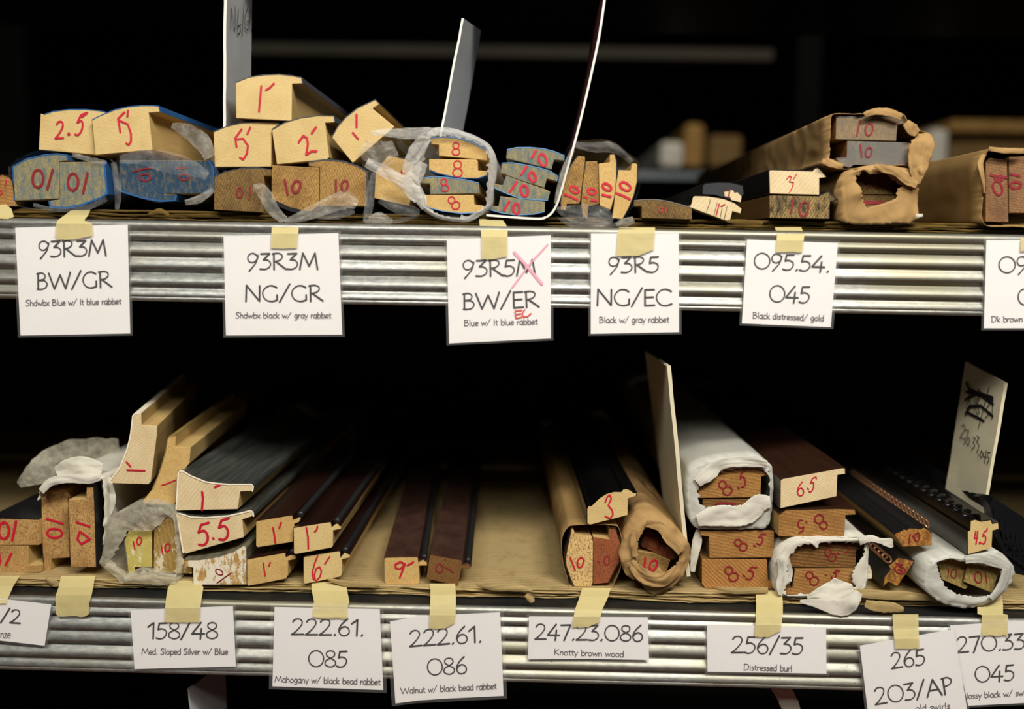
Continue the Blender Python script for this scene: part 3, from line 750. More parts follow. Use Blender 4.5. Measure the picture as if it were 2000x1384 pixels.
cc = mixc(nt, ramp(nt, nn, .5, .8), cc, lin((142, 120, 74)))
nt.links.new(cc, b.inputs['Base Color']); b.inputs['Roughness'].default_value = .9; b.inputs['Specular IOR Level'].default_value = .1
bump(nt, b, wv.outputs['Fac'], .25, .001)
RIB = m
low_liner = liner(ZL, ZLIP_L+.0022, RIB, 'frayed tan cardboard lining the lower shelf under the mouldings', .010, 5, .0045)
up_liner = liner(ZU, ZLIP_U+.0022, CARDU, 'frayed shade-darkened brown cardboard lining the upper shelf', .014, 4, .0045)

for path, ro, mt, sd in (([(1028, 1160, 10), (1036, 1168, 14), (1040, 1176, 8)], low_liner, CARDB, 3), ([(1690, 1178, 14), (1715, 1184, 22), (1745, 1186, 20), (1765, 1190, 8)], low_liner, CARDB, 5), ([(1400, 1148, 6), (1440, 1153, 14), (1500, 1152, 10)], low_liner, CARDB, 6),
                         ([(930, 1140, 5), (960, 1146, 14), (1010, 1148, 14), (1040, 1152, 6)], low_liner, CARDB, 7), ([(90, 1128, 6), (105, 1138, 14), (120, 1140, 6)], low_liner, CARDB, 8), ([(640, 1130, 5), (680, 1140, 12), (740, 1142, 8)], low_liner, CARDB, 10),
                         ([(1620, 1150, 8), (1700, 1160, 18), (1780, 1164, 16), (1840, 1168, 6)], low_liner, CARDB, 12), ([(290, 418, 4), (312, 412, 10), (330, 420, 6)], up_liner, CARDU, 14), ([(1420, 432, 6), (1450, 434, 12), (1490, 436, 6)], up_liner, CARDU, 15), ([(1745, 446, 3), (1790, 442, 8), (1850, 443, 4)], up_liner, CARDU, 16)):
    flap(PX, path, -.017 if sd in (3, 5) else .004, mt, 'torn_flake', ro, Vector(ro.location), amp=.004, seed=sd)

# ================================================================== UPPER SHELF
YU = .004
stick(A_, [(-60, 865), (20, 850), (70, 868), (95, 905), (108, 1000), (110, 1085), (-60, 1092)], 'orange wood moulding end cut off by the left frame edge, upper shelf', ORANGE2, YU, 1.1, paint=(0, 4), pmat=BROWNP, strokes=[[(-5, 880), (-2, 925)], [(50, 890), (38, 940)], [(-10, 975), (10, 965), (18, 990), (-5, 1010)]], mw=9)
stick(A_, [(305, 390), (330, 400), (400, 376), (520, 362), (640, 362), (740, 370), (803, 384), (745, 410), (688, 440), (714, 700), (600, 690), (290, 662)], 'pale shadowbox moulding marked 2.5, resting on the blue-stained pair at left', PALE2, YU+.003, .76, paint=(1, 6), pmat=BLUE,
      marks=[('2', 450, 515, 130, 0, .05, .75), ('5', 606, 468, 165, 0, .22, .66)], strokes=[[(514, 540), (523, 540), (523, 549), (514, 549), (514, 540)], [(658, 384), (615, 418)]], mw=14)
stick(A_, [(690, 440), (760, 405), (860, 365), (960, 342), (1060, 332), (1150, 332), (1190, 336), (1200, 378), (1115, 385), (1145, 662), (715, 702)], 'pale shadowbox moulding marked 5 with blue face, leaning over plastic-wrapped blue pair', PALE2, YU-.004, 1.1, paint=(0, 7), pmat=BLUE,
      strokes=[[(935, 382), (888, 430), (905, 530)], [(890, 440), (960, 470), (985, 540), (985, 600), (968, 626), (950, 615)], [(962, 368), (958, 415)]], mw=15)
stick(A_, [(100, 790), (200, 735), (330, 705), (430, 697), (500, 705), (505, 742), (440, 752), (445, 1030), (110, 1045)], 'blue-edged ochre moulding end, left one of the bagged pair marked 10', BLUEND, YU, 1.15, paint=(-1, 5), pmat=BLUE, pt=.001,
      marks=[('0', 287, 880, 135, 180), ('1', 378, 885, 145, 0, .18)], mw=19, mmat=DRED)
stick(A_, [(446, 756), (780, 752), (800, 990), (750, 1020), (620, 1070), (500, 1095), (380, 1092), (375, 1045), (449, 1036)], 'blue-edged ochre moulding end, right one of the bagged pair marked 10', BLUEND, YU, 1.15, paint=(1, 7), pmat=BLUE, pt=.0014,
      marks=[('0', 550, 905, 130, 180), ('1', 642, 912, 150, 0, .12)], mw=19, mmat=DRED)
wrap(A_, [(80, 830), (100, 775), (250, 690), (420, 668), (520, 690), (790, 730), (835, 790), (862, 950), (805, 1030), (620, 1100), (400, 1115), (180, 1085), (90, 1050)], 'clear plastic bag around the blue-edged pair at far left', CLEAR, .002, .9, name='plastic_wrap', part='bag_film', seed=2, amp=.0025,
     flaps=[('bag_fold', [(250, 1075, 30), (420, 1112, 30), (640, 1100, 40), (800, 1030, 40)], -.004, CLEAR, .002), ('bag_fold', [(850, 760, 40), (880, 900, 55), (885, 1010, 50), (880, 1110, 30)], .0, CLEAR, .003), ('bag_fold', [(540, 700, 30), (680, 735, 40), (800, 760, 30)], -.002, CLOUD, .002)])
stick(A_, [(893, 742), (1238, 742), (1238, 997), (1322, 999), (1310, 1040), (1200, 1045), (1050, 1015), (900, 965)], 'blue-painted moulding end, left half of the plastic-wrapped blue pair', BLUEND2, YU+.002, 1.15, paint=(3, 7), pmat=BLUE, pt=.0012,
      marks=[('0', 1090, 870, 85, 90)], strokes=[[(1005, 826), (1075, 808), (1140, 800)]], mw=12, mmat=DRED)
stick(A_, [(1242, 742), (1560, 745), (1598, 800), (1600, 960), (1550, 988), (1325, 993), (1242, 993)], 'ochre-streaked blue moulding end, right half of the plastic-wrapped blue pair', BLUEND2, YU+.002, 1.15, paint=(1, 4), pmat=BLUE, pt=.001,
      marks=[('0', 1385, 868, 78, 90)], strokes=[[(1325, 804), (1400, 798)]], mw=12, mmat=DRED)
wrap(A_, [(880, 950), (876, 745), (1000, 706), (1150, 690), (1330, 672), (1490, 690), (1585, 740), (1614, 860), (1604, 960), (1510, 1030), (1385, 1060), (1290, 1055), (1080, 1025)], 'glossy clear plastic around the dark blue pair under the 5 moulding', CLEAR, .0, .8, name='plastic_wrap', part='bag_film', seed=5, amp=.003,
     back=[(880, 950), (876, 745), (1150, 690), (1250, 560), (1330, 440), (1500, 540), (1600, 680), (1614, 860), (1604, 960), (1510, 1030), (1290, 1055)],
     flaps=[('bag_fold', [(900, 735, 60), (1060, 720, 110), (1220, 745, 160), (1400, 790, 140), (1560, 860, 60)], -.006, CLEAR, .004), ('bag_fold', [(1290, 480, 40, .02), (1400, 520, 110, .01), (1510, 600, 130), (1580, 720, 90)], -.002, CLOUD, .004), ('bag_fold', [(1600, 960, 40), (1500, 1030, 60), (1390, 1060, 40)], -.006, CLOUD, .003)])
# -- charcoal shadowbox group
stick(B_, [(232, 160), (330, 120), (440, 103), (560, 98), (650, 108), (725, 122), (733, 165), (655, 168), (652, 440), (640, 445), (235, 425)], 'topmost pale moulding marked 1, on the 5 and 2 pieces', PALE, YU-.003, .305, paint=(0, 6), pmat=CHAR,
      strokes=[[(425, 185), (415, 300), (408, 375)], [(460, 216), (492, 195), (520, 165)]], mw=15)
stick(B_, [(65, 530), (160, 490), (280, 462), (420, 452), (540, 452), (568, 466), (502, 508), (497, 790), (75, 792)], 'pale moulding marked 5, left under the topmost 1 piece', PALE2, YU+.002, 1.1, paint=(0, 5), pmat=CHAR,
      strokes=[[(278, 508), (230, 575), (240, 640)], [(232, 585), (290, 580), (325, 630), (318, 690), (290, 735), (265, 722)], [(342, 495), (320, 545)]], mw=15)
stick(B_, [(504, 515), (600, 460), (720, 425), (850, 408), (968, 410), (975, 455), (903, 460), (933, 720), (915, 735), (540, 772)], 'pale moulding marked 2, right of the 5 and under the topmost 1 piece', PALE2, YU-.002, .61, paint=(0, 5), pmat=CHAR,
      strokes=[[(706, 606), (740, 558), (768, 575), (775, 620), (762, 700), (800, 675), (840, 673)], [(835, 494), (804, 538)]], mw=17)
stick(B_, [(955, 570), (1000, 490), (1060, 420), (1150, 350), (1280, 288), (1310, 320), (1258, 352), (1425, 489), (1110, 762)], 'pale moulding tipped up on its corner beside the cloudy plastic, marked 1', PALE2, YU, .305, paint=(0, 5), pmat=CHAR,
      strokes=[[(1140, 398), (1140, 492)], [(1112, 535), (1152, 582)]], mw=16)
stick(B_, [(70, 870), (150, 830), (280, 802), (400, 800), (500, 812), (500, 858), (440, 858), (416, 1132), (68, 1112)], 'dark dusty brown moulding end lying under the 5 moulding', DULL, YU, 1.15, paint=(0, 5), pmat=CHAR,
      marks=[('0', 262, 985, 75, 180), ('1', 340, 990, 95)], mw=12, mmat=DRED)
stick(B_, [(504, 780), (858, 797), (856, 1090), (800, 1128), (750, 1126), (640, 1100), (500, 1036)], 'ochre moulding end marked 10, lower left with black curved underside', OCHRE, YU-.002, 1.15, paint=(2, 6), pmat=BLACKM, pt=.003,
      marks=[('1', 612, 945, 112, 0, -.3), ('0', 688, 940, 95, -15)], mw=18, mmat=DRED)
stick(B_, [(780, 757), (900, 740), (1040, 752), (1150, 790), (1215, 830), (1215, 1085), (862, 1085), (864, 795), (780, 785)], 'ochre moulding end marked 10, right of its pair under the 2 piece', OCHRE, YU-.002, 1.15, paint=(0, 5), pmat=CHAR, pt=.001,
      marks=[('1', 985, 935, 90, 0, -.1), ('0', 1050, 932, 78, -10)], mw=16, mmat=DRED)
wrap(B_, [(470, 1010), (480, 960), (500, 900), (700, 760), (1000, 736), (1200, 800), (1235, 960), (1215, 1100), (1100, 1150), (800, 1175), (600, 1190), (490, 1120)], 'torn clear plastic hanging below the ochre pair marked 10', CLEAR, .003, .8, name='plastic_wrap', part='bag_film', seed=8, amp=.003,
     flaps=[('torn_fold', [(360, 945, 40), (420, 960, 90), (470, 1030, 100), (520, 1120, 90), (600, 1195, 60)], -.008, CLOUD, .004), ('torn_fold', [(600, 1205, 40), (760, 1150, 90), (930, 1080, 120), (1060, 1040, 140), (1140, 1080, 60)], -.010, CLOUD, .004), ('torn_fold', [(850, 1160, 40), (1000, 1140, 80), (1120, 1110, 60)], -.006, CLEAR, .003)])
stick(C_, [(340, 478), (525, 522), (600, 640), (640, 760), (570, 1052), (178, 962), (195, 660)], 'pale moulding end seen through cloudy plastic, left of the four 8 pieces', HONEY, YU+.012, 1.1, paint=(0, 1), pmat=CHAR, strokes=[[(488, 655), (490, 690)]], mw=22)
wrap(C_, [(60, 330), (250, 290), (430, 300), (430, 400), (520, 500), (620, 640), (690, 900), (720, 1110), (600, 1190), (370, 1235), (100, 1230), (95, 1050), (130, 800), (60, 600)], 'crumpled clear plastic bag over the pale end left of the 8 pieces', CLEAR, .006, .5, name='plastic_wrap', part='bag_film', seed=11, amp=.004,
     flaps=[('crumpled_top', [(40, 380, 160), (150, 440, 260), (280, 460, 300), (420, 400, 180)], -.010, CLOUD, .009), ('bag_fold', [(180, 680, 60), (140, 850, 90), (120, 1050, 100), (90, 1230, 80)], -.006, CLEAR, .005), ('bag_fold', [(120, 1200, 60), (240, 1180, 120), (380, 1230, 50)], -.012, CLOUD, .006), ('bag_fold', [(240, 970, 90), (420, 1060, 130), (600, 1110, 130), (690, 1120, 60)], -.006, CLEAR, .004)])
EIGHT = 'picture frame mouldings on the upper shelf'
stick(C_, [(815, 287), (950, 277), (1100, 287), (1270, 337), (1450, 432), (1450, 540), (1320, 523), (905, 485), (905, 360), (820, 355)], 'top one of four thin mouldings marked 8 inside the cloudy plastic', HONEY, YU, 1.1, paint=(0, 4), pmat=LBLUE, marks=[('8', 1100, 405, 142, 0)], mw=14)
stick(C_, [(795, 522), (1330, 527), (1345, 542), (1345, 650), (1445, 655), (1450, 700), (1350, 735), (1200, 735), (1050, 715), (900, 680), (795, 640)], 'second from top of four thin mouldings marked 8 in plastic', HONEY, YU, 1.1, paint=(5, 10), pmat=BLUE, marks=[('8', 1118, 630, 180, 0)], mw=14)
stick(C_, [(705, 742), (850, 720), (1000, 730), (1200, 757), (1355, 792), (1358, 908), (1100, 913), (810, 918), (805, 798), (705, 795)], 'blue-grey moulding end marked 8, third down in the plastic', BLUEND, YU, 1.1, paint=(0, 4), pmat=LBLUE, marks=[('8', 970, 815, 140, 10)], mw=14)
stick(C_, [(745, 925), (1300, 924), (1305, 1035), (1400, 1045), (1405, 1100), (1300, 1125), (1150, 1130), (950, 1105), (750, 1055)], 'bottom one of four thin mouldings marked 8 inside the cloudy plastic', HONEY, YU, 1.1, paint=(4, 8), pmat=LBLUE, marks=[('8', 1075, 1015, 155, 38)], mw=14)
wrap(C_, [(830, 190), (1050, 185), (1200, 230), (1350, 290), (1480, 380), (1540, 520), (1540, 680), (1510, 850), (1500, 1020), (1400, 1130), (1240, 1220), (1000, 1205), (850, 1160), (740, 1090), (690, 1000), (650, 860), (650, 600), (740, 360)], 'cloudy white plastic sleeve around the four mouldings marked 8', TISSUE, -.002, .45, hole=[(815, 262), (950, 258), (1100, 265), (1280, 315), (1420, 385), (1468, 480), (1462, 680), (1445, 900), (1435, 1040), (1380, 1090), (1200, 1178), (1000, 1175), (860, 1120), (740, 1050), (700, 900), (690, 760), (700, 640), (760, 420)], name='plastic_wrap', part='plastic_sleeve', seed=13, amp=.0012, roll=.003,
     flaps=[('torn_flap', [(140, 225, 50), (330, 225, 90), (560, 235, 130), (780, 225, 120), (900, 205, 60)], -.014, TISSUE, .004), ('torn_flap', [(770, 270, 130), (660, 420, 170), (580, 560, 130), (540, 680, 110)], -.010, TISSUE, .005), ('torn_flap', [(730, 560, 110), (660, 700, 160), (600, 760, 200), (600, 860, 180), (680, 980, 120)], -.013, TISSUE, .005), ('torn_flap', [(90, 560, 110), (260, 640, 130), (430, 740, 140), (580, 830, 180), (690, 960, 150), (740, 1080, 60)], -.012, TISSUE, .005)])
# -- J-shaped card
def jcard():
    path = [(1186, -40), (1172, 60), (1158, 130), (1141, 205), (1122, 280), (1108, 330), (1094, 380), (1087, 400), (1078, 415), (1066, 424), (1050, 427), (1000, 424), (962, 421), (950, 420)]
    path = catmull(path, 4)
    Yf, Lc, t = -.001, .22, .0021
    w = [P(a, b, Yf) for a, b in path]
    base = Vector((w[-1].x, Yf, min(p.z for p in w)))
    rt = root('divider_card', base, 'tall white-edged maroon card bent under the four blue mouldings', 'card', 'cards standing between mouldings')
    bm = bmesh.new(); rows = []
    for i, p in enumerate(w):
        a = w[max(i-1, 0)]; b = w[min(i+1, len(w)-1)]; tg = (b-a).normalized(); n = Vector((tg.z, 0, -tg.x))
        if n.x < 0 and abs(n.x) > .5: n = -n
        o = Vector((0, Lc, 0))
        rows.append([bm.verts.new(q) for q in (p-n*t/2, p+n*t/2, p+n*t/2+o, p-n*t/2+o)])
    for a, b in zip(rows, rows[1:]):
        for k in range(4):
            f = bm.faces.new((a[k], a[(k+1) % 4], b[(k+1) % 4], b[k])); f.material_index = (0, 1, 0, 1)[k]
    bm.faces.new(rows[0]); bm.faces.new(rows[-1])
    bmesh.ops.recalc_face_normals(bm, faces=bm.faces)
    link('board', bm, [WBOARD, MAROON], rt, base)
jcard()
stick(D_, [(345, 300), (450, 277), (600, 275), (750, 290), (870, 320), (980, 365), (975, 420), (870, 408), (840, 518), (600, 458), (335, 395)], 'top one of four speckled blue mouldings marked 10 by the bent card', BLUEND, YU, 1.15, paint=(0, 6), pmat=LBLUE, marks=[('1', 643, 350, 78, 0, .5), ('0', 742, 412, 140, 20)], mw=26, mmat=RED)
stick(D_, [(285, 452), (400, 447), (560, 472), (720, 507), (830, 542), (910, 597), (895, 650), (790, 620), (760, 722), (500, 643), (275, 555)], 'second from top of four speckled blue mouldings marked 10', BLUEND, YU, 1.15, paint=(0, 6), pmat=LBLUE, marks=[('1', 535, 530, 90, 0, .6), ('0', 628, 602, 112, 20)], mw=26, mmat=RED)
stick(D_, [(335, 587), (500, 650), (760, 735), (828, 767), (800, 860), (650, 855), (480, 835), (330, 780), (190, 715), (205, 680), (295, 695)], 'third from top of four speckled blue mouldings marked 10', BLUEND, YU, 1.15, paint=(4, 8), pmat=LBLUE, marks=[('1', 415, 712, 110, 0, .6), ('0', 538, 757, 130, 10)], mw=26, mmat=RED)
stick(D_, [(270, 817), (770, 882), (765, 985), (640, 1015), (450, 1025), (280, 1000), (140, 965), (180, 925), (250, 930)], 'bottom one of four speckled blue mouldings, lying on the bent card', BLUEND, YU, 1.15, paint=(2, 7), pmat=LBLUE, marks=[('1', 340, 925, 100, 0, .5), ('0', 448, 957, 120, 5)], mw=26, mmat=RED)
# -- four on edge in clear bag
stick(D_, [(1130, 370), (1215, 375), (1215, 420), (1160, 870), (1150, 902), (1012, 902), (1000, 975), (945, 965), (945, 850), (980, 680), (1040, 500)], 'first from left of four upright brown mouldings in the clear bag', OCHRE, YU, 1.15, paint=(7, 11), pmat=BLACKM, marks=[('0', 1095, 745, 105, 60)], strokes=[[(985, 795), (1060, 825), (1130, 858)]], mw=24, mmat=RED)
stick(D_, [(1222, 432), (1350, 427), (1362, 560), (1370, 900), (1250, 930), (1240, 1060), (1190, 1050), (1172, 900), (1187, 700)], 'second from left of four upright brown mouldings in the clear bag', OCHRE, YU, 1.15, paint=(6, 9), pmat=BLACKM, marks=[('0', 1290, 765, 100, 80)], strokes=[[(1205, 825), (1240, 835)], [(1290, 862), (1350, 868)]], mw=26, mmat=RED)
stick(D_, [(1366, 455), (1490, 440), (1490, 355), (1545, 352), (1565, 430), (1565, 600), (1550, 800), (1500, 970), (1378, 920)], 'third from left of four upright brown mouldings in the clear bag', HONEY, YU, 1.15, paint=(3, 7), pmat=BLACKM, marks=[('0', 1458, 715, 108, 60)], strokes=[[(1410, 800), (1450, 812), (1500, 822)]], mw=28, mmat=RED)
stick(D_, [(1590, 525), (1725, 530), (1735, 455), (1780, 450), (1800, 470), (1795, 650), (1760, 800), (1700, 950), (1630, 1075), (1520, 1060), (1540, 900), (1560, 700)], 'rightmost of four upright brown mouldings in the clear bag', HONEY, YU-.002, 1.15, paint=(4, 9), pmat=BLACKM, marks=[('0', 1662, 708, 132, 60)], strokes=[[(1560, 782), (1640, 812), (1715, 850)]], mw=26, mmat=RED)
wrap(D_, [(1085, 215), (1250, 210), (1380, 205), (1570, 245), (1690, 345), (1805, 455), (1808, 650), (1775, 800), (1700, 980), (1640, 1085), (1580, 1130), (1400, 1160), (1200, 1165), (1050, 1140), (950, 1080), (880, 990), (895, 800), (925, 600), (1000, 380)], 'clear shiny plastic bag around four upright mouldings marked 10', CLEAR, -.002, .6, name='plastic_wrap', part='bag_film', seed=17, amp=.003,
     flaps=[('bag_fold', [(1100, 240, 60), (1280, 270, 110), (1480, 270, 120), (1600, 320, 90), (1740, 440, 60)], -.002, CLEAR, .005), ('bag_fold', [(900, 960, 50), (1080, 1010, 190), (1260, 1020, 230), (1420, 1050, 220), (1530, 1080, 80)], -.014, CLEAR, .008), ('bag_fold', [(1560, 1140, 60), (1660, 1110, 100), (1760, 1080, 70)], -.012, CLOUD, .006), ('bag_fold', [(1080, 300, 50), (1000, 480, 60), (930, 700, 50), (890, 900, 40)], -.004, CLOUD, .003)])
stick(E_, [(90, 950), (180, 940), (300, 938), (420, 956), (550, 990), (650, 1020), (650, 1128), (170, 1115), (165, 1003), (90, 1000)], 'low dusty brown moulding lying alone beside the clear bag', DULL, YU, 1.15, paint=(0, 5), pmat=GREYP, marks=[('0', 348, 1037, 48, 180), ('1', 396, 1047, 55)], mw=9, mmat=RED)
def cream_patch(rt, base, wp, Y, off):
    plate('worn_patch', E_.l([(960, 862), (1000, 858), (1015, 846), (1045, 848), (1060, 872), (1090, 868), (1110, 890), (1128, 908), (1120, 962), (1030, 942), (1018, 912), (966, 905)]), Y-.0006, .0004, CREAM, rt, base)
stick(E_, [(755, 800), (780, 780), (900, 770), (1020, 772), (1140, 800), (1150, 880), (1130, 912), (1120, 966), (1060, 955), (960, 918), (860, 892), (750, 888)], 'black-painted moulding end with a worn cream patch, on a cream piece', BLKEND, YU, .305, side=BLACKM, paint=(0, 5), pmat=BLACKP, marks=[('1', 1008, 880, 80, 0, .0)], mw=15, mmat=DRED, extra=cream_patch)
stick(E_, [(640, 985), (660, 908), (680, 900), (800, 903), (950, 927), (1060, 967), (1130, 1022), (1120, 1072), (1040, 1050), (1015, 1150), (960, 1135), (630, 1012)], 'tilted cream moulding with black face under the black-painted end', CREAM, YU, .305, paint=(0, 7), pmat=BLACKP,
      strokes=[[(912, 980), (884, 1085)], [(930, 1000), (948, 996), (965, 984)]], mw=13, extra=lambda rt, base, wp, Y, off: write('pencil_line', [E_.l(s) for s in ([(896, 965), (862, 1088)], [(942, 1015), (922, 1112)], [(990, 1002), (960, 1132)], [(828, 935), (815, 985), (790, 1055)])], .9, lambda a, b: P(a, b, Y-.0005), PENB, rt, base))
stick(F_, [(85, 552), (95, 544), (410, 554), (432, 534), (448, 530), (470, 545), (515, 600), (462, 605), (462, 732), (90, 722)], 'cream moulding marked 3 on a mottled dark one, beside brown paper', CREAM, YU, .9, paint=(-1, 6), pmat=BLACKM, strokes=[[(217, 612), (238, 590), (252, 598), (236, 632), (268, 640), (256, 680), (238, 714)], [(294, 574), (268, 612)]], mw=7)
stick(F_, [(88, 737), (455, 744), (530, 707), (565, 742), (602, 772), (542, 782), (540, 912), (90, 905)], 'mottled dark moulding end marked 10 under the cream 3 piece', MOTTLE, YU-.002, 1.15, side=RAWDARK, paint=(1, 4), pmat=BLACKM, marks=[('1', 258, 815, 112, 0, .12), ('0', 345, 838, 112, -10)], mw=14, mmat=DRED)
stick(F_, [(590, 147), (1045, 152), (1060, 132), (1110, 160), (1120, 195), (1050, 205), (1040, 328), (585, 316)], 'grey-brown moulding end marked 10, upper one in torn brown paper', GREYW, YU, 1.15, side=RAWDARK, paint=(0, 4), pmat=GREYP, marks=[('1', 755, 232, 115, 0, .12), ('0', 835, 240, 92, -10)], mw=12, mmat=DRED)
stick(F_, [(672, 327), (1125, 338), (1135, 490), (1080, 503), (720, 500), (690, 522), (620, 500), (595, 457), (668, 457)], 'grey painted moulding end marked 10, lower one in torn brown paper', GREYW2, YU, 1.15, side=RAWDARK, paint=(2, 8), pmat=GREYP, marks=[('1', 775, 400, 92, 0, -.2), ('0', 832, 412, 76, -10)], mw=12, mmat=DRED)
wrap(F_, [(556, 150), (600, 128), (800, 128), (900, 96), (1060, 120), (1130, 200), (1200, 250), (1290, 285), (1302, 400), (1240, 520), (1150, 505), (900, 512), (700, 530), (620, 528), (500, 490), (545, 440), (548, 300)], 'torn brown kraft paper around the grey pair marked 10', KRAFT, .002, .9, seed=21, amp=.0016, ragged=.008, part='paper_sleeve', crease=.6,
     flaps=[('torn_flap', [(800, 132, 40), (880, 108, 50), (980, 112, 60), (1080, 150, 50)], -.006, KRAFT, .004), ('torn_flap', [(1230, 270, 60, .01), (1240, 330, 170), (1215, 450, 170), (1200, 560, 120), (1200, 650, 40)], -.008, KRAFT, .006), ('torn_flap', [(1110, 190, 60), (1160, 240, 90), (1200, 270, 60)], -.006, KRAFT, .004), ('torn_flap', [(485, 478, 40), (550, 495, 60), (640, 525, 40)], -.006, KRAFT, .003), ('torn_flap', [(1130, 345, 20), (1150, 420, 90), (1160, 490, 50)], .004, KRAFT, .003)])
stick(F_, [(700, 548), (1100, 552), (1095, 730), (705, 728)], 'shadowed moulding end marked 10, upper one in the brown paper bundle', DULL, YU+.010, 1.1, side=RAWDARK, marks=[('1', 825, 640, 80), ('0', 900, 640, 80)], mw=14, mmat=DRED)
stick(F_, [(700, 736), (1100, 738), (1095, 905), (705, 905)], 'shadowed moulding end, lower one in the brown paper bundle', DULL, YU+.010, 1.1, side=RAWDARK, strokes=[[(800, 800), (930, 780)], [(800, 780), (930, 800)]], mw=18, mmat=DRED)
wrap(F_, [(650, 580), (760, 540), (880, 516), (1040, 528), (1190, 575), (1195, 680), (1188, 800), (1180, 930), (900, 942), (700, 938), (645, 900), (640, 720)], 'brown kraft paper bundle with a torn hole in its end, upper shelf', KRAFT, -.001, .9, hole=[(735, 600), (790, 550), (840, 580), (880, 575), (960, 565), (990, 610), (1030, 630), (1085, 668), (1040, 690), (1035, 760), (930, 800), (815, 830), (790, 780), (770, 680), (728, 635)], seed=24, amp=.0018, roll=.005, part='paper_sleeve', crease=.5,
     flaps=[('torn_edge', [(880, 512, 30), (960, 540, 60), (1040, 560, 60), (1120, 620, 70), (1195, 660, 50)], -.008, KRAFT, .004), ('torn_scrap', [(1185, 890, 30), (1240, 885, 20)], -.006, WPAPER, .002)])
stick(F_, [(1712, 490), (1745, 455), (1873, 472), (1884, 938), (1712, 934)], 'purple-brown moulding end, left of two in brown paper at the right edge', BROWNRED, YU, 1.15, side=RAWDARK, marks=[('0', 1800, 680, 110, 20), ('8', 1810, 605, 60, 90)], strokes=[[(1745, 585), (1870, 605)]], mw=16, mmat=DRED)
stick(F_, [(1887, 447), (2070, 442), (2070, 868), (1887, 868)], 'purple-brown moulding end, right of two in brown paper at the right edge', BROWNRED, YU, 1.15, side=RAWDARK, marks=[('0', 1935, 660, 82, 90)], strokes=[[(1897, 574), (1965, 592)]], mw=18, mmat=DRED)
wrap(F_, [(1690, 480), (1735, 400), (1760, 390), (1900, 405), (2110, 400), (2120, 700), (2110, 958), (1900, 960), (1700, 948), (1692, 750), (1680, 560)], 'brown kraft paper sleeve at the right edge of the upper shelf', KRAFT2, .0, 1.0, seed=27, amp=.0012, ragged=.006, part='paper_sleeve',
     flaps=[('torn_edge', [(1735, 385, 30), (1850, 400, 40), (2000, 402, 40)], -.006, KRAFT, .003), ('torn_edge', [(1700, 430, 30), (1672, 500, 40), (1690, 600, 30), (1700, 720, 16)], -.004, KRAFT, .003)])
# -- standing cards, upper shelf
sheet(PX, [(443, -40), (441, 250), (489, 262), (493, -30)], 'grey-white card with black handwriting standing behind the topmost 1 piece', (.016, .016, .10, .10), .0028, GBOARD, WBOARD, tdir=1,
      writing=[([[(451, 55), (452, 15), (459, 62), (460, 12)], [(466, 18), (464, 45), (465, 68), (470, 62), (470, 48), (464, 52)], [(473, 72), (477, 5)], [(484, 15), (479, 30), (479, 55), (484, 60), (485, 42), (482, 42)], [(487, 60), (488, 20), (491, 24), (488, 40), (491, 62)]], 2.2)])
sheet(PX, [(906, 36), (856, 300), (895, 310), (940, 60)], 'narrow white card leaning behind the mouldings marked 8', (.03, .03, .16, .16), .0022, GBOARD, WBOARD, tdir=1)

def rim(rt, base, wp, Y, i0, i1, wd=.0008):
    bm = bmesh.new(); ribbon_bm.n = Vector((0, -1, 0))
    ribbon_bm(bm, [wp[k % len(wp)]+Vector((0, -.0007, 0)) for k in range(i0, i1+1)], wd*2)
    link('gesso_rim', bm, GESSO, rt, base)
# ================================================================== LOWER SHELF
kw = dict(group=LOG)
stick(G_, [(-80, 880), (20, 878), (150, 882), (228, 885), (228, 1035), (-80, 1035)], 'upper tan moulding marked 10 at the left edge of the lower shelf', TAN, .026, 1.15, paint=(0, 3), pmat=BLACKM, marks=[('0', 25, 950, 100, 180), ('1', 85, 950, 112, 0, .1)], mw=17, **kw)
stick(G_, [(-80, 1038), (165, 1040), (165, 1155), (238, 1152), (238, 1195), (-80, 1195)], 'lower tan moulding with a rabbet step at the left edge of the shelf', TAN, .026, 1.15, paint=(4, 5), pmat=BLACKM, strokes=[[(68, 1085), (35, 1150)], [(-5, 1080), (2, 1130), (-5, 1150)]], mw=16, **kw)
stick(G_, [(240, 715), (395, 711), (408, 1108), (300, 1115), (295, 1185), (260, 1185), (250, 1050)], 'left of two tan mouldings standing on edge in white paper', TAN, 'L', 1.15, paint=(4, 7), pmat=BLACKM, marks=[('0', 322, 965, 90, 90)], strokes=[[(275, 880), (330, 895), (370, 908)]], mw=15, **kw)
stick(G_, [(402, 768), (505, 765), (510, 690), (550, 692), (556, 800), (566, 1165), (415, 1163), (410, 1000)], 'right of two tan mouldings standing on edge in white paper', TAN, .017, 1.15, paint=(2, 5), pmat=BLACKM, pt=.001, strokes=[[(450, 900), (490, 912), (528, 926)], [(470, 955), (455, 1000), (480, 1028), (530, 1000), (500, 975), (470, 955)]], mw=14, **kw)
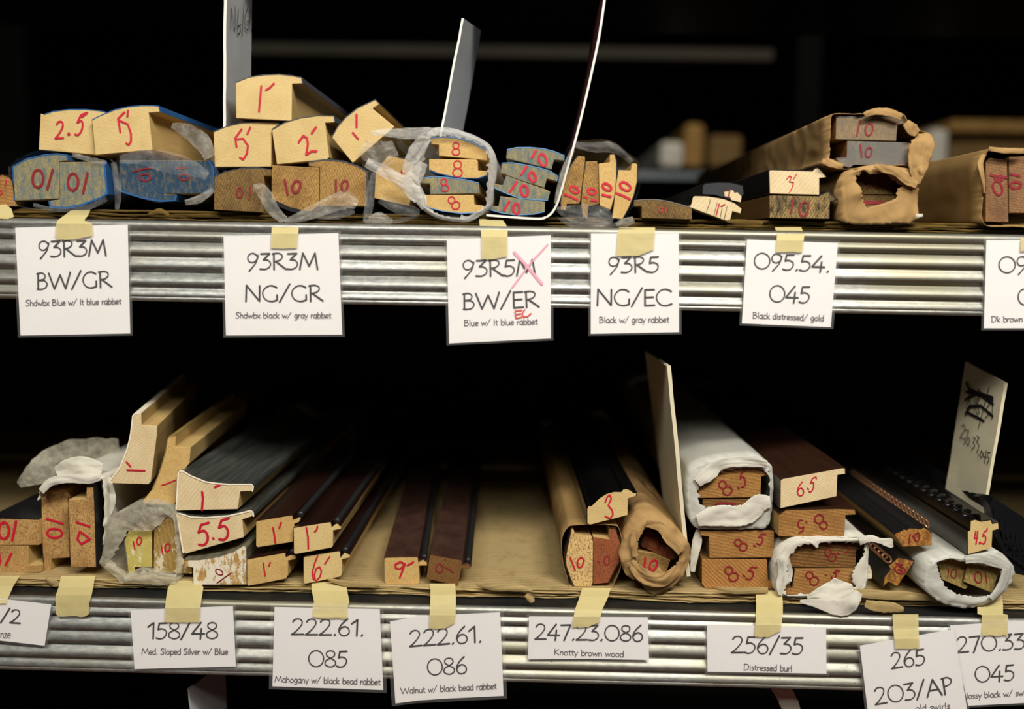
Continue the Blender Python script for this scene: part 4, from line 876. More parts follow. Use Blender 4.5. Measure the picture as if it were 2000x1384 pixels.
def uwrap():
    Yf = .016
    path = catmull([(222, 780), (232, 735), (270, 690), (330, 650), (420, 640), (520, 650), (590, 648), (608, 700), (613, 820), (612, 920), (600, 1040)], 8)
    w = [P(*G_(p), Yf) for p in path]
    base = Vector((w[len(w)//2].x, Yf, ZL))
    rt = root('paper_wrap', base, 'torn white paper draped over the two upright tan mouldings', 'wrapping', 'wrappings around moulding bundles')
    bm = bmesh.new(); rows = []
    for k, d in enumerate([0, .01, .025, .05, .08, .12, .2, .35]):
        row = []
        for i, p in enumerate(w):
            nz = noise.noise(Vector((i*.12, d*60, 3)))+.5*noise.noise(Vector((i*.35, d*120, 8)))
            q = p+Vector((.0012*nz, d+(.006*noise.noise(Vector((i*.3, 1, 1))) if k == 0 else 0)-.0, .0022*nz+.001))
            row.append(bm.verts.new(q))
        rows.append(row)
    for a, b in zip(rows, rows[1:]):
        for i in range(len(w)-1): bm.faces.new((a[i], a[i+1], b[i+1], b[i]))
    o = link('paper_sleeve', bm, WPAPER, rt, base, smooth=True); solidify(o, .0004)
    flap(G_, [(330, 610, 70, .03), (400, 585, 110, .03), (500, 575, 120, .03), (600, 590, 70, .03)], Yf-.012, WPAPER, 'torn_flap', rt, base, amp=.005, seed=31)
    flap(G_, [(240, 720, 40), (300, 665, 50), (400, 645, 50), (520, 655, 40), (590, 640, 30)], Yf-.004, WPAPER, 'torn_flap', rt, base, amp=.003, seed=33)
    flap(G_, [(110, 680, 40, .06), (200, 620, 130, .06), (340, 540, 190, .08), (520, 490, 170, .1), (700, 470, 120, .12)], Yf+.01, GAUZE, 'loose_sheet', rt, base, amp=.004, seed=35)
    flap(G_, [(620, 640, 60), (640, 720, 70), (650, 800, 50), (615, 900, 20)], Yf+.012, WPAPER, 'torn_flap', rt, base, amp=.003, seed=37)
uwrap()
YS = .016
stick(G_, [(782, 275), (790, 265), (830, 262), (832, 330), (925, 335), (920, 400), (885, 665), (870, 678), (660, 672), (648, 655), (665, 632), (700, 590), (730, 520), (745, 480), (762, 420), (770, 380)], 'concave moulding marked 1 standing on end, topmost in the left pile', CREAM2, YS, .305, paint=(8, 18), pmat=GESSO, pt=.0007, strokes=[[(748, 594), (852, 597)], [(745, 547), (768, 573)]], mw=11, vx=-.2, extra=lambda *a: rim(*a[:4], 8, 17, .0007), **kw)
stick(H_, [(440, 275), (450, 252), (495, 242), (493, 318), (597, 322), (588, 430), (545, 480), (508, 486), (494, 690), (485, 712), (275, 700), (270, 690), (340, 600), (380, 510), (400, 450), (430, 350)], 'darker concave moulding marked 1 leaning behind the silver-faced pieces', HONEY, YS+.008, .305, paint=(12, 18), pmat=OLIVE, strokes=[[(402, 578), (450, 562), (494, 543)]], mw=9, vx=-.1, **kw)
stick(H_, [(500, 740), (515, 490), (530, 482), (545, 482), (600, 515), (700, 555), (780, 566), (850, 572), (1010, 572), (1020, 585), (1015, 616), (930, 622), (915, 740), (505, 750)], 'silver-faced pale moulding marked 1, on top of the 5.5 piece', CREAM, YS-.006, .305, paint=(0, 10), pmat=SILVER, strokes=[[(675, 622), (680, 665), (674, 745)], [(762, 590), (795, 575)]], mw=16, extra=lambda *a: rim(*a[:4], 0, 10), **kw)
stick(H_, [(548, 1030), (505, 775), (520, 768), (600, 792), (700, 797), (850, 785), (940, 765), (1005, 748), (1018, 760), (1022, 785), (945, 810), (955, 930), (560, 1042)], 'silver-faced pale moulding marked 5.5, under the 1 piece', CREAM2, YS-.006, 1.1, paint=(0, 9), pmat=SILVER, marks=[('5', 685, 905, 150), ('5', 822, 872, 145)], strokes=[[(749, 935), (752, 939)]], mw=17, extra=lambda *a: rim(*a[:4], 0, 9), **kw)
stick(H_, [(150, 950), (180, 882), (332, 880), (337, 1130), (220, 1132), (215, 1175), (176, 1172), (165, 1060)], 'yellow-primed moulding end marked 10 inside the gauzy wrap', YELLOW, YS, 1.15, side=RAWDARK, paint=(5, 8), pmat=SILVER2, marks=[('1', 216, 985, 56, 0, -.3), ('0', 250, 953, 52, -10)], mw=10, **kw)
stick(H_, [(348, 880), (440, 797), (492, 830), (500, 900), (540, 1060), (552, 1090), (606, 1134), (606, 1176), (345, 1166)], 'brown flaked moulding end marked 10 beside the yellow-primed one', PLAST2, YS, 1.15, side=RAWDARK, marks=[('1', 405, 1015, 58, 0, -.3), ('0', 442, 997, 56, -10)], mw=10, **kw)
stick(H_, [(552, 1082), (650, 1082), (780, 1062), (880, 1030), (958, 984), (972, 1000), (972, 1250), (615, 1252), (612, 1135), (560, 1125)], 'white plaster-flaked moulding end with silvery top, under the 5.5 piece', PLAST, .004, 1.15, paint=(0, 6), pmat=SILVER2, marks=[('0', 790, 1163, 55, 60)], strokes=[[(775, 1238), (820, 1205), (872, 1168)]], mw=8, mmat=DRED, **kw)
wrap(H_, [(0, 1120), (10, 1020), (50, 860), (110, 770), (300, 706), (440, 740), (500, 790), (515, 1000), (515, 1185), (470, 1235), (300, 1238), (150, 1226), (110, 1170)], 'fuzzy off-white gauze wrap around the two flaked mouldings', GAUZE, .010, .7, hole=[(60, 1080), (110, 1000), (150, 930), (185, 880), (330, 885), (395, 840), (435, 792), (490, 815), (508, 1050), (500, 1180), (430, 1165), (300, 1150), (215, 1175), (140, 1150)], name='gauze_wrap', part='gauze_sleeve', seed=41, amp=.003, roll=.006, ragged=.006,
     flaps=[('loose_edge', [(20, 1120, 40), (110, 1170, 70), (150, 1235, 50)], -.006, GAUZE, .004), ('loose_edge', [(150, 1220, 40), (260, 1190, 110), (380, 1200, 110), (500, 1210, 60)], -.010, GAUZE, .006)])
# -- bead-rabbet mouldings
def bead(i):
    """ribbed black bead running along the lip beside profile point i"""
    def f(rt, base, wp, Y, off):
        c = wp[i]+Vector((.0004, 0, .0016)); bm = bmesh.new(); n = 110; rr = []
        d = off.normalized(); L = min(off.length, .35)
        for k in range(n*4+1):
            t = k/(n*4)*L; r = .0032*(.8+.35*abs(math.sin(k*math.pi/4)))
            rr.append([bm.verts.new(c+d*(t+.001)+Vector((math.cos(a)*r, 0, math.sin(a)*r))) for a in [q*math.pi/4 for q in range(8)]])
        for a, b in zip(rr, rr[1:]):
            for q in range(8): bm.faces.new((a[q], a[(q+1) % 8], b[(q+1) % 8], b[q]))
        bm.faces.new(rr[0]); bm.faces.new(rr[-1][::-1])
        bmesh.ops.recalc_face_normals(bm, faces=bm.faces)
        link('bead_rabbet', bm, BLACKM, rt, base, smooth=True)
    return f
stick(I_, [(298, 685), (305, 675), (640, 620), (650, 626), (655, 662), (690, 650), (715, 635), (735, 645), (710, 690), (665, 705), (652, 880), (310, 932), (297, 915)], 'mahogany-topped moulding marked 1, upper left of the four bead mouldings', HONEY, .008, .305, paint=(0, 8), pmat=MAHOG, strokes=[[(462, 740), (475, 810), (485, 888)], [(542, 690), (522, 745)]], mw=18, extra=bead(6), **kw)
stick(I_, [(660, 745), (670, 738), (1010, 685), (1022, 690), (1028, 735), (1045, 720), (1070, 700), (1095, 705), (1100, 720), (1120, 725), (1115, 755), (1040, 770), (1038, 920), (1025, 935), (680, 998), (662, 990)], 'mahogany-topped moulding marked 1, upper right over the 6 piece', PALE, .0, .305, paint=(0, 9), pmat=MAHOG, strokes=[[(783, 738), (800, 830), (803, 942)], [(892, 728), (885, 760), (865, 778)]], mw=17, extra=bead(6), **kw)
stick(I_, [(212, 1045), (570, 982), (582, 986), (585, 1022), (640, 1000), (680, 1010), (680, 1045), (605, 1060), (605, 1200), (585, 1235), (225, 1305), (215, 1300)], 'mahogany-topped moulding marked 1, lower left beside the plaster-flaked end', HONEY, .006, .305, paint=(0, 6), pmat=MAHOG, strokes=[[(368, 1080), (376, 1140), (387, 1205)], [(437, 1074), (422, 1108)]], mw=15, extra=bead(4), **kw)
stick(I_, [(755, 1025), (770, 1015), (1100, 965), (1110, 971), (1113, 1030), (1125, 1010), (1150, 980), (1180, 990), (1205, 1000), (1200, 1030), (1125, 1048), (1125, 1190), (1110, 1215), (770, 1285), (755, 1275)], 'mahogany-topped moulding marked 6, bottom right of the bead mouldings', PALE, .006, 1.1, paint=(0, 8), pmat=MAHOG, strokes=[[(893, 1012), (862, 1090), (842, 1170), (850, 1235), (880, 1250), (915, 1215), (930, 1160), (912, 1118), (880, 1135), (862, 1190), (868, 1240)], [(1010, 1018), (962, 1090)]], mw=15, extra=bead(6), **kw)
stick(J_, [(218, 995), (232, 986), (490, 981), (503, 988), (508, 1030), (525, 1010), (550, 1004), (575, 1025), (580, 1055), (512, 1058), (517, 1203), (500, 1212), (235, 1212), (222, 1195)], 'walnut moulding marked 9 standing alone mid-shelf, pale clean end', HONEY, 'L', 1.1, paint=(0, 7), pmat=WALNUT, strokes=[[(395, 1040), (355, 1022), (312, 1045), (318, 1078), (355, 1082), (392, 1045), (372, 1100), (350, 1155)], [(415, 1050), (440, 1040), (465, 1024)]], mw=17, extra=bead(6), vx=-.06, **kw)
stick(J_, [(605, 967), (620, 963), (875, 1008), (873, 1050), (895, 1045), (922, 1034), (950, 1065), (945, 1084), (870, 1082), (838, 1228), (575, 1166)], 'walnut moulding with dark stained end, right of the clean 9 piece', BRWNEND, 'L', 1.1, paint=(0, 6), pmat=WALNUT, strokes=[[(708, 1062), (690, 1035), (660, 1060), (655, 1095), (685, 1115), (712, 1100), (720, 1055)], [(740, 1070), (770, 1085), (802, 1116)], [(733, 998), (735, 1012)]], mw=11, mmat=DRED, extra=bead(5), vx=-.03, **kw)
# -- knotty brown roll, black 3, paper roll
stick(K_, [(330, 745), (352, 765), (360, 805), (500, 812), (511, 860), (508, 1200), (490, 1235), (350, 1230), (320, 1160), (285, 1060), (280, 990), (300, 880)], 'pale speckled moulding half marked 10 beside its red twin, in paper', SPECK, 'L', 1.1, paint=(7, 12), pmat=BROWNP, pt=.0012, marks=[('1', 340, 1040, 105, 0, -.5), ('0', 405, 1027, 85, -15)], mw=15, vx=-.03, **kw)
stick(K_, [(514, 812), (650, 832), (655, 742), (700, 742), (742, 860), (733, 1030), (700, 1080), (640, 1200), (514, 1214)], 'red-stained moulding half beside the pale speckled one, in paper', REDW, deckY(K_.l([(490, 1235)]), ZL), 1.1, paint=(2, 7), pmat=BROWNP, pt=.0012, marks=[('0', 628, 1010, 75, 0)], strokes=[[(555, 1018), (560, 1024)]], mw=10, mmat=DRED, vx=-.03, **kw)
wrap(K_, [(255, 830), (305, 735), (350, 720), (520, 716), (680, 720), (725, 745), (750, 860), (742, 1050), (690, 1190), (650, 1232), (345, 1244), (300, 1150), (262, 1000)], 'thin brown paper around the pale and red moulding halves', KRAFT2, deckY(K_.l([(490, 1235)]), ZL)+.001, .8, seed=51, amp=.0007, ragged=.003, part='paper_sleeve', vx=-.03)
stick(K_, [(462, 700), (462, 575), (475, 550), (495, 552), (510, 540), (560, 490), (620, 450), (690, 430), (750, 432), (768, 408), (800, 408), (830, 420), (850, 440), (878, 440), (875, 468), (805, 490), (803, 630), (485, 712)], 'black-topped moulding marked 3 lying on the brown paper bundles', PALE2, deckY(K_.l([(490, 1235)]), ZL)-.004, .9, paint=(0, 14), pmat=BLACKP, strokes=[[(614, 520), (632, 472), (655, 458), (665, 490), (640, 545), (672, 585), (680, 625), (655, 655), (615, 640)]], mw=14, vx=-.03, **kw)
YK = deckY(K_.l([(1060, 1285)]), ZL, lo=-.02)
stick(K_, [(915, 892), (975, 742), (1110, 860), (1228, 990), (1170, 1008), (1040, 950)], 'dark red wedge-shaped moulding end inside the crumpled paper roll', REDW2, YK+.014, 1.1, **kw)
stick(K_, [(890, 932), (1030, 955), (1165, 1012), (1130, 1110), (960, 1130), (890, 1050)], 'brown moulding end marked 10 inside the crumpled paper roll', OCHRE, YK+.012, 1.1, marks=[('1', 948, 1035, 95, 0, 0), ('0', 1020, 1050, 95, -20)], mw=18, **kw)
wrap(K_, [(752, 1000), (775, 900), (810, 790), (870, 690), (950, 645), (1060, 655), (1200, 750), (1305, 870), (1322, 950), (1290, 1060), (1200, 1200), (1060, 1285), (980, 1265), (900, 1180), (800, 1120)], 'crumpled brown paper roll with folded mouth by the leaning board', KRAFT, YK, .8, hole=[(885, 940), (890, 840), (930, 760), (970, 715), (1040, 735), (1090, 760), (1130, 850), (1190, 930), (1240, 985), (1200, 1060), (1185, 1120), (1120, 1125), (1065, 1060), (1020, 1110), (960, 1120), (890, 1050)], seed=54, amp=.0024, roll=.007, rough_freq=70, part='paper_sleeve', crease=.7, vx=-.02,
     flaps=[('folded_edge', [(960, 700, 60), (1080, 730, 80), (1160, 830, 90), (1260, 940, 80)], -.008, KRAFT, .005), ('folded_edge', [(830, 1020, 60), (900, 1110, 110), (1000, 1170, 130), (1120, 1170, 110), (1230, 1080, 80)], -.009, KRAFT, .006), ('folded_edge', [(860, 740, 30), (850, 860, 50), (870, 980, 50)], -.008, KRAFT, .004)])
YLB = .012
sheet(L_, [(170, 122), (275, 1236), (165, 960), (52, 42)], 'tall cream foam board leaning left of the white-wrapped 8.5 pieces', (YLB, YLB, .18, .18), .0038, BOARD, BOARD, tdir=-1)
# -- 8.5 stack
YB = deckY(L_.l([(375, 1298)]), ZL)
stick(L_, [(335, 738), (400, 735), (435, 680), (500, 660), (650, 652), (718, 660), (718, 695), (670, 705), (665, 816), (335, 820)], 'fir moulding marked 8.5, top of the left stack inside torn white paper', ORANGE2, YB, 1.1, side=RAWDARK, paint=(3, 6), pmat=BROWNP, marks=[('8', 478, 765, 82, 40), ('5', 572, 718, 82, 10, .1, .7)], strokes=[[(545, 762), (552, 769)]], mw=9, mmat=DRED, **kw)
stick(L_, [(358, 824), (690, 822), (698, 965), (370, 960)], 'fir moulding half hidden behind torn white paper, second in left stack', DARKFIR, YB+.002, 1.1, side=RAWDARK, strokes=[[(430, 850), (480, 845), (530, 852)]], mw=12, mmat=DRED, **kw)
wrap(L_, [(310, 665), (400, 628), (480, 612), (640, 602), (700, 640), (722, 665), (724, 830), (716, 900), (690, 968), (600, 976), (420, 980), (330, 974), (292, 920), (282, 800), (290, 700)], 'torn white paper sleeve around the top two 8.5 pieces', WTRANS, YB-.002, .9, hole=[(338, 850), (335, 780), (345, 738), (400, 735), (432, 682), (500, 668), (560, 660), (640, 658), (714, 668), (714, 815), (660, 818), (600, 856), (470, 860), (375, 866)], part='paper_sleeve', seed=61, amp=.0012, roll=.003, ragged=.004,
     flaps=[('torn_flap', [(330, 940, 60), (430, 915, 110), (540, 915, 110), (600, 900, 110), (660, 850, 100), (718, 840, 60)], -.005, WPAPER, .003), ('torn_flap', [(330, 740, 50), (390, 690, 80), (460, 640, 60), (580, 628, 55), (700, 640, 40)], -.005, WPAPER, .003)])
stick(L_, [(345, 992), (720, 987), (738, 992), (738, 1135), (395, 1138), (392, 1022), (348, 1018)], 'fir moulding marked 8.5, third down in the left stack, dark top', ORANGE2, YB, 1.1, side=RAWDARK, paint=(0, 2), pmat=BLACKP, marks=[('8', 560, 1067, 72, 50), ('5', 668, 1035, 62, -20)], strokes=[[(630, 1068), (636, 1074)]], mw=9, mmat=DRED, **kw)
stick(L_, [(355, 1142), (700, 1145), (705, 1255), (745, 1265), (742, 1300), (375, 1298), (355, 1275)], 'fir moulding with diagonal grain marked 8.5, bottom of the left stack', ORANGE, YB, 1.1, side=RAWDARK, paint=(4, 5), pmat=BROWNP, marks=[('8', 510, 1220, 84, 35), ('5', 615, 1215, 74, -20)], strokes=[[(573, 1226), (581, 1234)]], mw=9, mmat=DRED, **kw)
def scrap(z, path, label, Y, mat, seed):
    o = flap(z, path, Y, mat, 'paper_scrap', None, None, amp=.003, seed=seed); tag(o, label, 'paper')
scrap(L_, [(335, 985, 20), (330, 1050, 50), (315, 1130, 40), (305, 1210, 24)], 'white paper scrap wedged between foam board and 8.5 stack', YB+.004, WPAPER, 66)
# -- 6.5 stack
YM = deckY(M_.l([(180, 1172)]), ZL, lo=-.012)
stick(M_, [(162, 352), (180, 342), (600, 266), (620, 269), (622, 310), (567, 318), (560, 470), (160, 555)], 'cream moulding marked 6.5 with dark brown top, topmost right stack', CREAM2, YM-.002, 1.1, paint=(-1, 4), pmat=BROWNP, marks=[('6', 303, 415, 95, 0, 0, .85), ('5', 387, 382, 105, 0, .2, .62)], strokes=[[(353, 410), (361, 418)], [(412, 330), (416, 342)]], mw=9, **kw)
stick(M_, [(148, 752), (150, 600), (200, 566), (540, 556), (690, 560), (697, 600), (625, 603), (615, 758)], 'fir moulding with upside-down number under the cream 6.5 piece', ORANGE2, YM, 1.1, paint=(1, 5), pmat=BROWNP, marks=[('5', 305, 682, 85, 190), ('8', 450, 650, 110, 215)], strokes=[[(342, 650), (348, 655)]], mw=11, mmat=DRED, **kw)
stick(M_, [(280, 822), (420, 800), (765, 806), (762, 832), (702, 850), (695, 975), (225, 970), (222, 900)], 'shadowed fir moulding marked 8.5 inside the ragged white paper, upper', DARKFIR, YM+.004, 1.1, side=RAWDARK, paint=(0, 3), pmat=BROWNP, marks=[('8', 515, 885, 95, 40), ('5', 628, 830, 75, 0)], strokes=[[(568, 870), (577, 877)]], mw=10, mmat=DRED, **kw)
stick(M_, [(265, 985), (690, 980), (690, 1110), (640, 1165), (180, 1170), (176, 1130), (245, 1120)], 'stepped fir moulding marked 8.5 inside the ragged white paper, lower', ORANGE2, YM+.002, 1.1, side=RAWDARK, paint=(3, 5), pmat=BROWNP, marks=[('8', 385, 1050, 105, 40), ('5', 550, 1020, 66, -30)], strokes=[[(480, 1024), (486, 1029)]], mw=10, mmat=DRED, **kw)
wrap(M_, [(150, 900), (220, 800), (300, 768), (500, 764), (730, 760), (785, 785), (775, 860), (772, 1060), (730, 1140), (640, 1176), (500, 1180), (300, 1180), (160, 1165), (140, 1080)], 'ragged white paper around the lower two pieces of the right stack', WPAPER, YM-.002, .9, hole=[(205, 1000), (215, 900), (280, 825), (380, 800), (420, 840), (430, 798), (620, 788), (752, 805), (755, 880), (700, 950), (660, 1040), (690, 1110), (600, 1120), (420, 1160), (200, 1168), (180, 1130), (235, 1060)], part='paper_sleeve', seed=71, amp=.0018, roll=.004,
     flaps=[('twisted_tail', [(720, 790, 60), (800, 768, 50), (870, 785, 40), (940, 800, 70), (962, 800, 50)], -.008, WPAPER, .004), ('torn_flap', [(350, 1190, 30), (470, 1170, 140), (570, 1165, 240), (680, 1120, 60)], -.010, WPAPER, .004), ('torn_flap', [(300, 1215, 20), (440, 1235, 70), (570, 1260, 120), (650, 1240, 120), (720, 1150, 60)], -.024, WPAPER, .002), ('torn_flap', [(150, 900, 40), (165, 1000, 40), (150, 1100, 40), (165, 1170, 30)], -.006, WPAPER, .003), ('torn_flap', [(200, 900, 40), (225, 1010, 50), (210, 1090, 30)], .0, WPAPER, .003)])
# -- ring-chain mouldings
def chain(i, j, n=20, r=.0032, lift=.0042):
    def f(rt, base, wp, Y, off):
        c = wp[i].lerp(wp[j], .5); e = (wp[j]-wp[i]).normalized(); nn = Vector((-e.z, 0, e.x))
        if nn.z < 0: nn = -nn
        d = off.normalized(); bm = bmesh.new()
        for k in range(n):
            o = c+d*(.006+k*.0118)+nn*lift
            tilt = .42
            u = (e+nn*.0).normalized(); v = (d*math.cos(tilt)+nn*math.sin(tilt)).normalized(); wn = u.cross(v)
            R, q = r, .0011; prev = None
            for a in range(17):
                th = 2*math.pi*a/16; cd = u*math.cos(th)+v*math.sin(th); el = u*math.cos(th)*R+v*math.sin(th)*R*2.05
                ring = [bm.verts.new(o+el+cd*(q*math.cos(p))+wn*q*math.sin(p)) for p in [x*math.pi/3 for x in range(6)]]
                if prev:
                    for x in range(6): bm.faces.new((prev[x], prev[(x+1) % 6], ring[(x+1) % 6], ring[x]))
                prev = ring
        bmesh.ops.recalc_face_normals(bm, faces=bm.faces)
        link('ring_chain', bm, BRONZE, rt, base, smooth=True)
    return f
YC = .010
stick(M_, [(972, 742), (985, 728), (1010, 720), (1040, 703), (1060, 708), (1080, 694), (1130, 696), (1150, 702), (1185, 690), (1210, 705), (1238, 730), (1240, 818), (1030, 828)], 'dark moulding with bronze ring trim, upper one on the white roll', GOLDSP, YC, 1.1, paint=(0, 10), pmat=BLACKM, marks=[('1', 1078, 768, 60, 0, .1), ('0', 1130, 757, 62, -10)], strokes=[[(1100, 750), (1120, 775)]], mw=10, mmat=DRED, extra=chain(8, 9), **kw)
stick(M_, [(890, 1112), (895, 1050), (945, 985), (930, 960), (970, 930), (1000, 902), (1112, 928), (1060, 1010), (992, 1110), (930, 1075)], 'tilted dark moulding with bronze ring trim, lying under the upper one', GOLDSP, YC+.006, 1.1, paint=(0, 6), pmat=BLACKM, marks=[('0', 1010, 990, 80, 70)], strokes=[[(985, 945), (1030, 955)], [(995, 985), (1030, 1000)]], mw=11, mmat=DRED, extra=chain(3, 4), **kw)
scrap(M_, [(770, 960, 50), (785, 1010, 55), (790, 1055, 40)], 'small cream card scrap between white paper and ring-trim moulding', YM+.012, BOARD, 75)
# -- white roll with 4.5 on top
YN = deckY(N_.l([(680, 1284)]), ZL, lo=-.03)
def swirls(rt, base, wp, Y, off):
    c = wp[0].lerp(wp[2], .5); bm = bmesh.new(); n = 160; rr = []
    for k in range(n+1):
        t = .003+k/n*.22; r = .0026
        o = c+Vector((.0055*math.sin(k*.42), t, .0022+.0012*math.cos(k*.42)))
        rr.append([bm.verts.new(o+Vector((math.cos(a)*r, math.sin(a)*r*.5, math.sin(a)*r))) for a in [q*math.pi/3 for q in range(6)]])
    for a, b in zip(rr, rr[1:]):
        for q in range(6): bm.faces.new((a[q], a[(q+1) % 6], b[(q+1) % 6], b[q]))
    link('swirl_trim', bm, BLACKP, rt, base, smooth=True)
stick(N_, [(668, 852), (690, 846), (722, 856), (770, 848), (778, 868), (808, 861), (812, 895), (780, 903), (775, 992), (652, 1025), (652, 905), (665, 900)], 'glossy black swirl moulding marked 4.5 on the white roll', PALE2, YN-.004, 1.1, paint=(-3, 6), pmat=BLACKP, marks=[('4', 695, 937, 66, 0, .1, .6), ('5', 737, 935, 66, 0, .1, .6)], strokes=[[(712, 961), (717, 961), (717, 967), (712, 967), (712, 961)], [(751, 890), (748, 902)]], mw=7, extra=swirls, **kw)
stick(N_, [(500, 1056), (560, 1044), (650, 1068), (630, 1160), (655, 1190), (640, 1203), (520, 1152)], 'olive dusty moulding end, left of two inside the white roll', OLIVE, YN+.010, 1.1, side=RAWDARK, marks=[('1', 552, 1120, 48), ('0', 580, 1120, 46)], mw=5, mmat=DRED, **kw)
stick(N_, [(654, 1067), (815, 1102), (780, 1222), (632, 1164)], 'olive dusty moulding end, right of two inside the white roll', OLIVE, YN+.006, 1.1, side=RAWDARK, marks=[('0', 705, 1140, 58, 10), ('1', 745, 1140, 52, 0, -.3)], mw=6, mmat=DRED, **kw)
wrap(N_, [(440, 1110), (470, 1065), (560, 1030), (640, 1035), (720, 1020), (800, 1010), (860, 1060), (882, 1100), (850, 1190), (780, 1255), (680, 1286), (600, 1284), (520, 1262), (440, 1200)], 'white frosted paper roll with two olive ends at lower right', WTRANS, YN, .8, hole=[(488, 1060), (560, 1042), (640, 1062), (740, 1080), (818, 1082), (815, 1150), (785, 1225), (700, 1240), (600, 1225), (535, 1190), (505, 1120)], part='paper_sleeve', seed=81, amp=.0016, roll=.006,
     flaps=[('folded_edge', [(640, 1050, 40), (720, 1045, 50), (800, 1060, 60), (870, 1090, 40)], -.006, WTRANS, .003), ('folded_edge', [(850, 1100, 40), (820, 1190, 40), (770, 1250, 30)], -.006, WTRANS, .003)])
sheet(N_, [(842, 150), (728, 812), (540, 690), (640, 40)], 'cream foam board with black handwritten numbers behind the 4.5 piece', (.05, .05, .125, .125), .0035, BOARD, BOARD, tdir=-1,
      writing=[([[(645, 150), (660, 185), (780, 225)], [(640, 235), (700, 205), (780, 240)], [(645, 195), (720, 215), (782, 260)], [(640, 310), (660, 270), (720, 268), (780, 320)], [(650, 300), (700, 325), (735, 345)]], 6.0),
               ([[(668, 175), (655, 225), (668, 260), (655, 305), (645, 270), (668, 215)], [(690, 190), (686, 300)], [(705, 180), (722, 200), (695, 240), (712, 300), (700, 310), (692, 270), (718, 220)], [(762, 170), (705, 385)], [(748, 235), (765, 255), (742, 290), (768, 300), (740, 330)], [(780, 240), (776, 335)]], 2.0),
               ([[(620, 370), (634, 362), (640, 380), (612, 430), (638, 435)], [(640, 390), (658, 392), (632, 465)], [(655, 425), (645, 455), (655, 470), (664, 440), (655, 425)], [(666, 470), (668, 474)], [(680, 430), (692, 430), (680, 455), (690, 470), (672, 492)], [(700, 420), (712, 428), (698, 450), (712, 470), (698, 508)], [(706, 515), (709, 519)], [(722, 495), (714, 520), (722, 532), (730, 508), (722, 495)], [(736, 500), (732, 525), (748, 530)], [(748, 495), (738, 560)], [(768, 505), (756, 505), (752, 525), (764, 535), (752, 562)]], 2.0)])
def blackpanel():
    pts = N_.l([(762, 770), (782, 745), (850, 790), (960, 850), (975, 1130), (900, 1110), (860, 1040), (810, 930)])
    Yb = .03; wp = [P(a, b, Yb) for a, b in pts]
    base = Vector((wp[3].x, Yb, ZL)); rt = root('black_moulding_stack', base, 'glossy black carved moulding at the right edge beside the white roll', 'moulding', LOG)
    bm = bmesh.new(); rows = []
    for k in range(30):
        d = k*.012
        rows.append([bm.verts.new(p+Vector((0, d, .0025*math.sin(k*1.1+i)))) for i, p in enumerate(wp)])
    n = len(wp)
    for a, b in zip(rows, rows[1:]):
        for i in range(n): bm.faces.new((a[i], a[(i+1) % n], b[(i+1) % n], b[i]))
    bm.faces.new(rows[0]); bm.faces.new(rows[-1][::-1]); bmesh.ops.recalc_face_normals(bm, faces=bm.faces)
    rt.name = 'moulding_stick'
    link('carved_body', bm, BLKPL, rt, base, smooth=False)
    bm = bmesh.new()
    for q in range(6):
        a0 = N_((800+q*28, 800+q*18)); b0 = N_((850+q*24, 1010+q*18))
        pa = catmull([(a0[0], a0[1]), ((a0[0]+b0[0])/2-8, (a0[1]+b0[1])/2), (b0[0], b0[1])], 6)
        ribbon_bm.n = Vector((0, -1, 0)); ribbon_bm(bm, [P(x, y, Yb-.002) for x, y in pa], .006)
    o = link('carved_ribs', bm, BLKPL, rt, base); solidify(o, .002)
blackpanel()

# ================================================================== LABELS AND TAPE
shelf_label(tP, [(132, 198), (620, 184), (1108, 170), (1130, 1115), (178, 1133)], 'white label reading 93R3M BW/GR, leftmost on the upper shelf', [('93R3M', (340, 452), (920, 440), 138, 0), ('BW/GR', (325, 732), (972, 714), 140, 0), ('Shdwbx Blue w/ lt blue rabbet', (225, 877), (1055, 858), 52, 1)])
shelf_label(tQ, [(152, 255), (1087, 228), (1118, 1055), (172, 1062)], 'white label reading 93R3M NG/GR with black-shadowbox note', [('93R3M', (350, 525), (918, 523), 132, 0), ('NG/GR', (335, 785), (962, 783), 130, 0), ('Shdwbx black w/ gray rabbet', (252, 920), (1030, 918), 46, 1)])
shelf_label(tR, [(125, 258), (907, 228), (907, 1003), (143, 1040)], 'white label reading 93R5M with a pink cross over the M', [('93R5M', (250, 538), (790, 530), 122, 0), ('BW/ER', (252, 785), (818, 766), 120, 0), ('Blue w/ lt blue rabbet', (258, 908), (808, 895), 44, 1)],
            extra=[('pink_cross', [[(632, 356), (730, 460), (840, 592)]], 5.5, PINK), ('pink_cross', [[(883, 296), (760, 430), (617, 618)]], 3.2, PINK),
                   ('red_correction', [[(690, 790), (638, 796), (645, 850), (690, 842)], [(640, 822), (680, 816)], [(712, 785), (690, 815), (700, 838), (730, 838), (758, 815)]], 2.6, ORED)])
shelf_label(tR, [(1208, 215), (1868, 213), (1870, 955), (1207, 968)], 'white label reading 93R5 NG/EC with black and gray note', [('93R5', (1345, 510), (1715, 505), 118, 0), ('NG/EC', (1257, 755), (1815, 755), 122, 0), ('Black w/ gray rabbet', (1272, 885), (1795, 880), 44, 1)])
shelf_label(tS, [(310, 148), (865, 170), (820, 683), (278, 660)], 'white label reading 095.54.045 Black distressed/ gold', [('O95.54.', (352, 325), (805, 347), 96, 0), ('O45', (447, 528), (688, 536), 100, 0), ('Black distressed/ gold', (345, 628), (775, 645), 36, 1)])
shelf_label(tS, [(1770, 152), (2260, 150), (2260, 690), (1755, 690)], 'white label with Dk brown note cut off at the right frame edge', [('O9', (1848, 352), (2022, 350), 98, 0), ('O', (1965, 548), (2050, 547), 98, 0), ('Dk brown', (1802, 652), (1990, 650), 36, 1)])
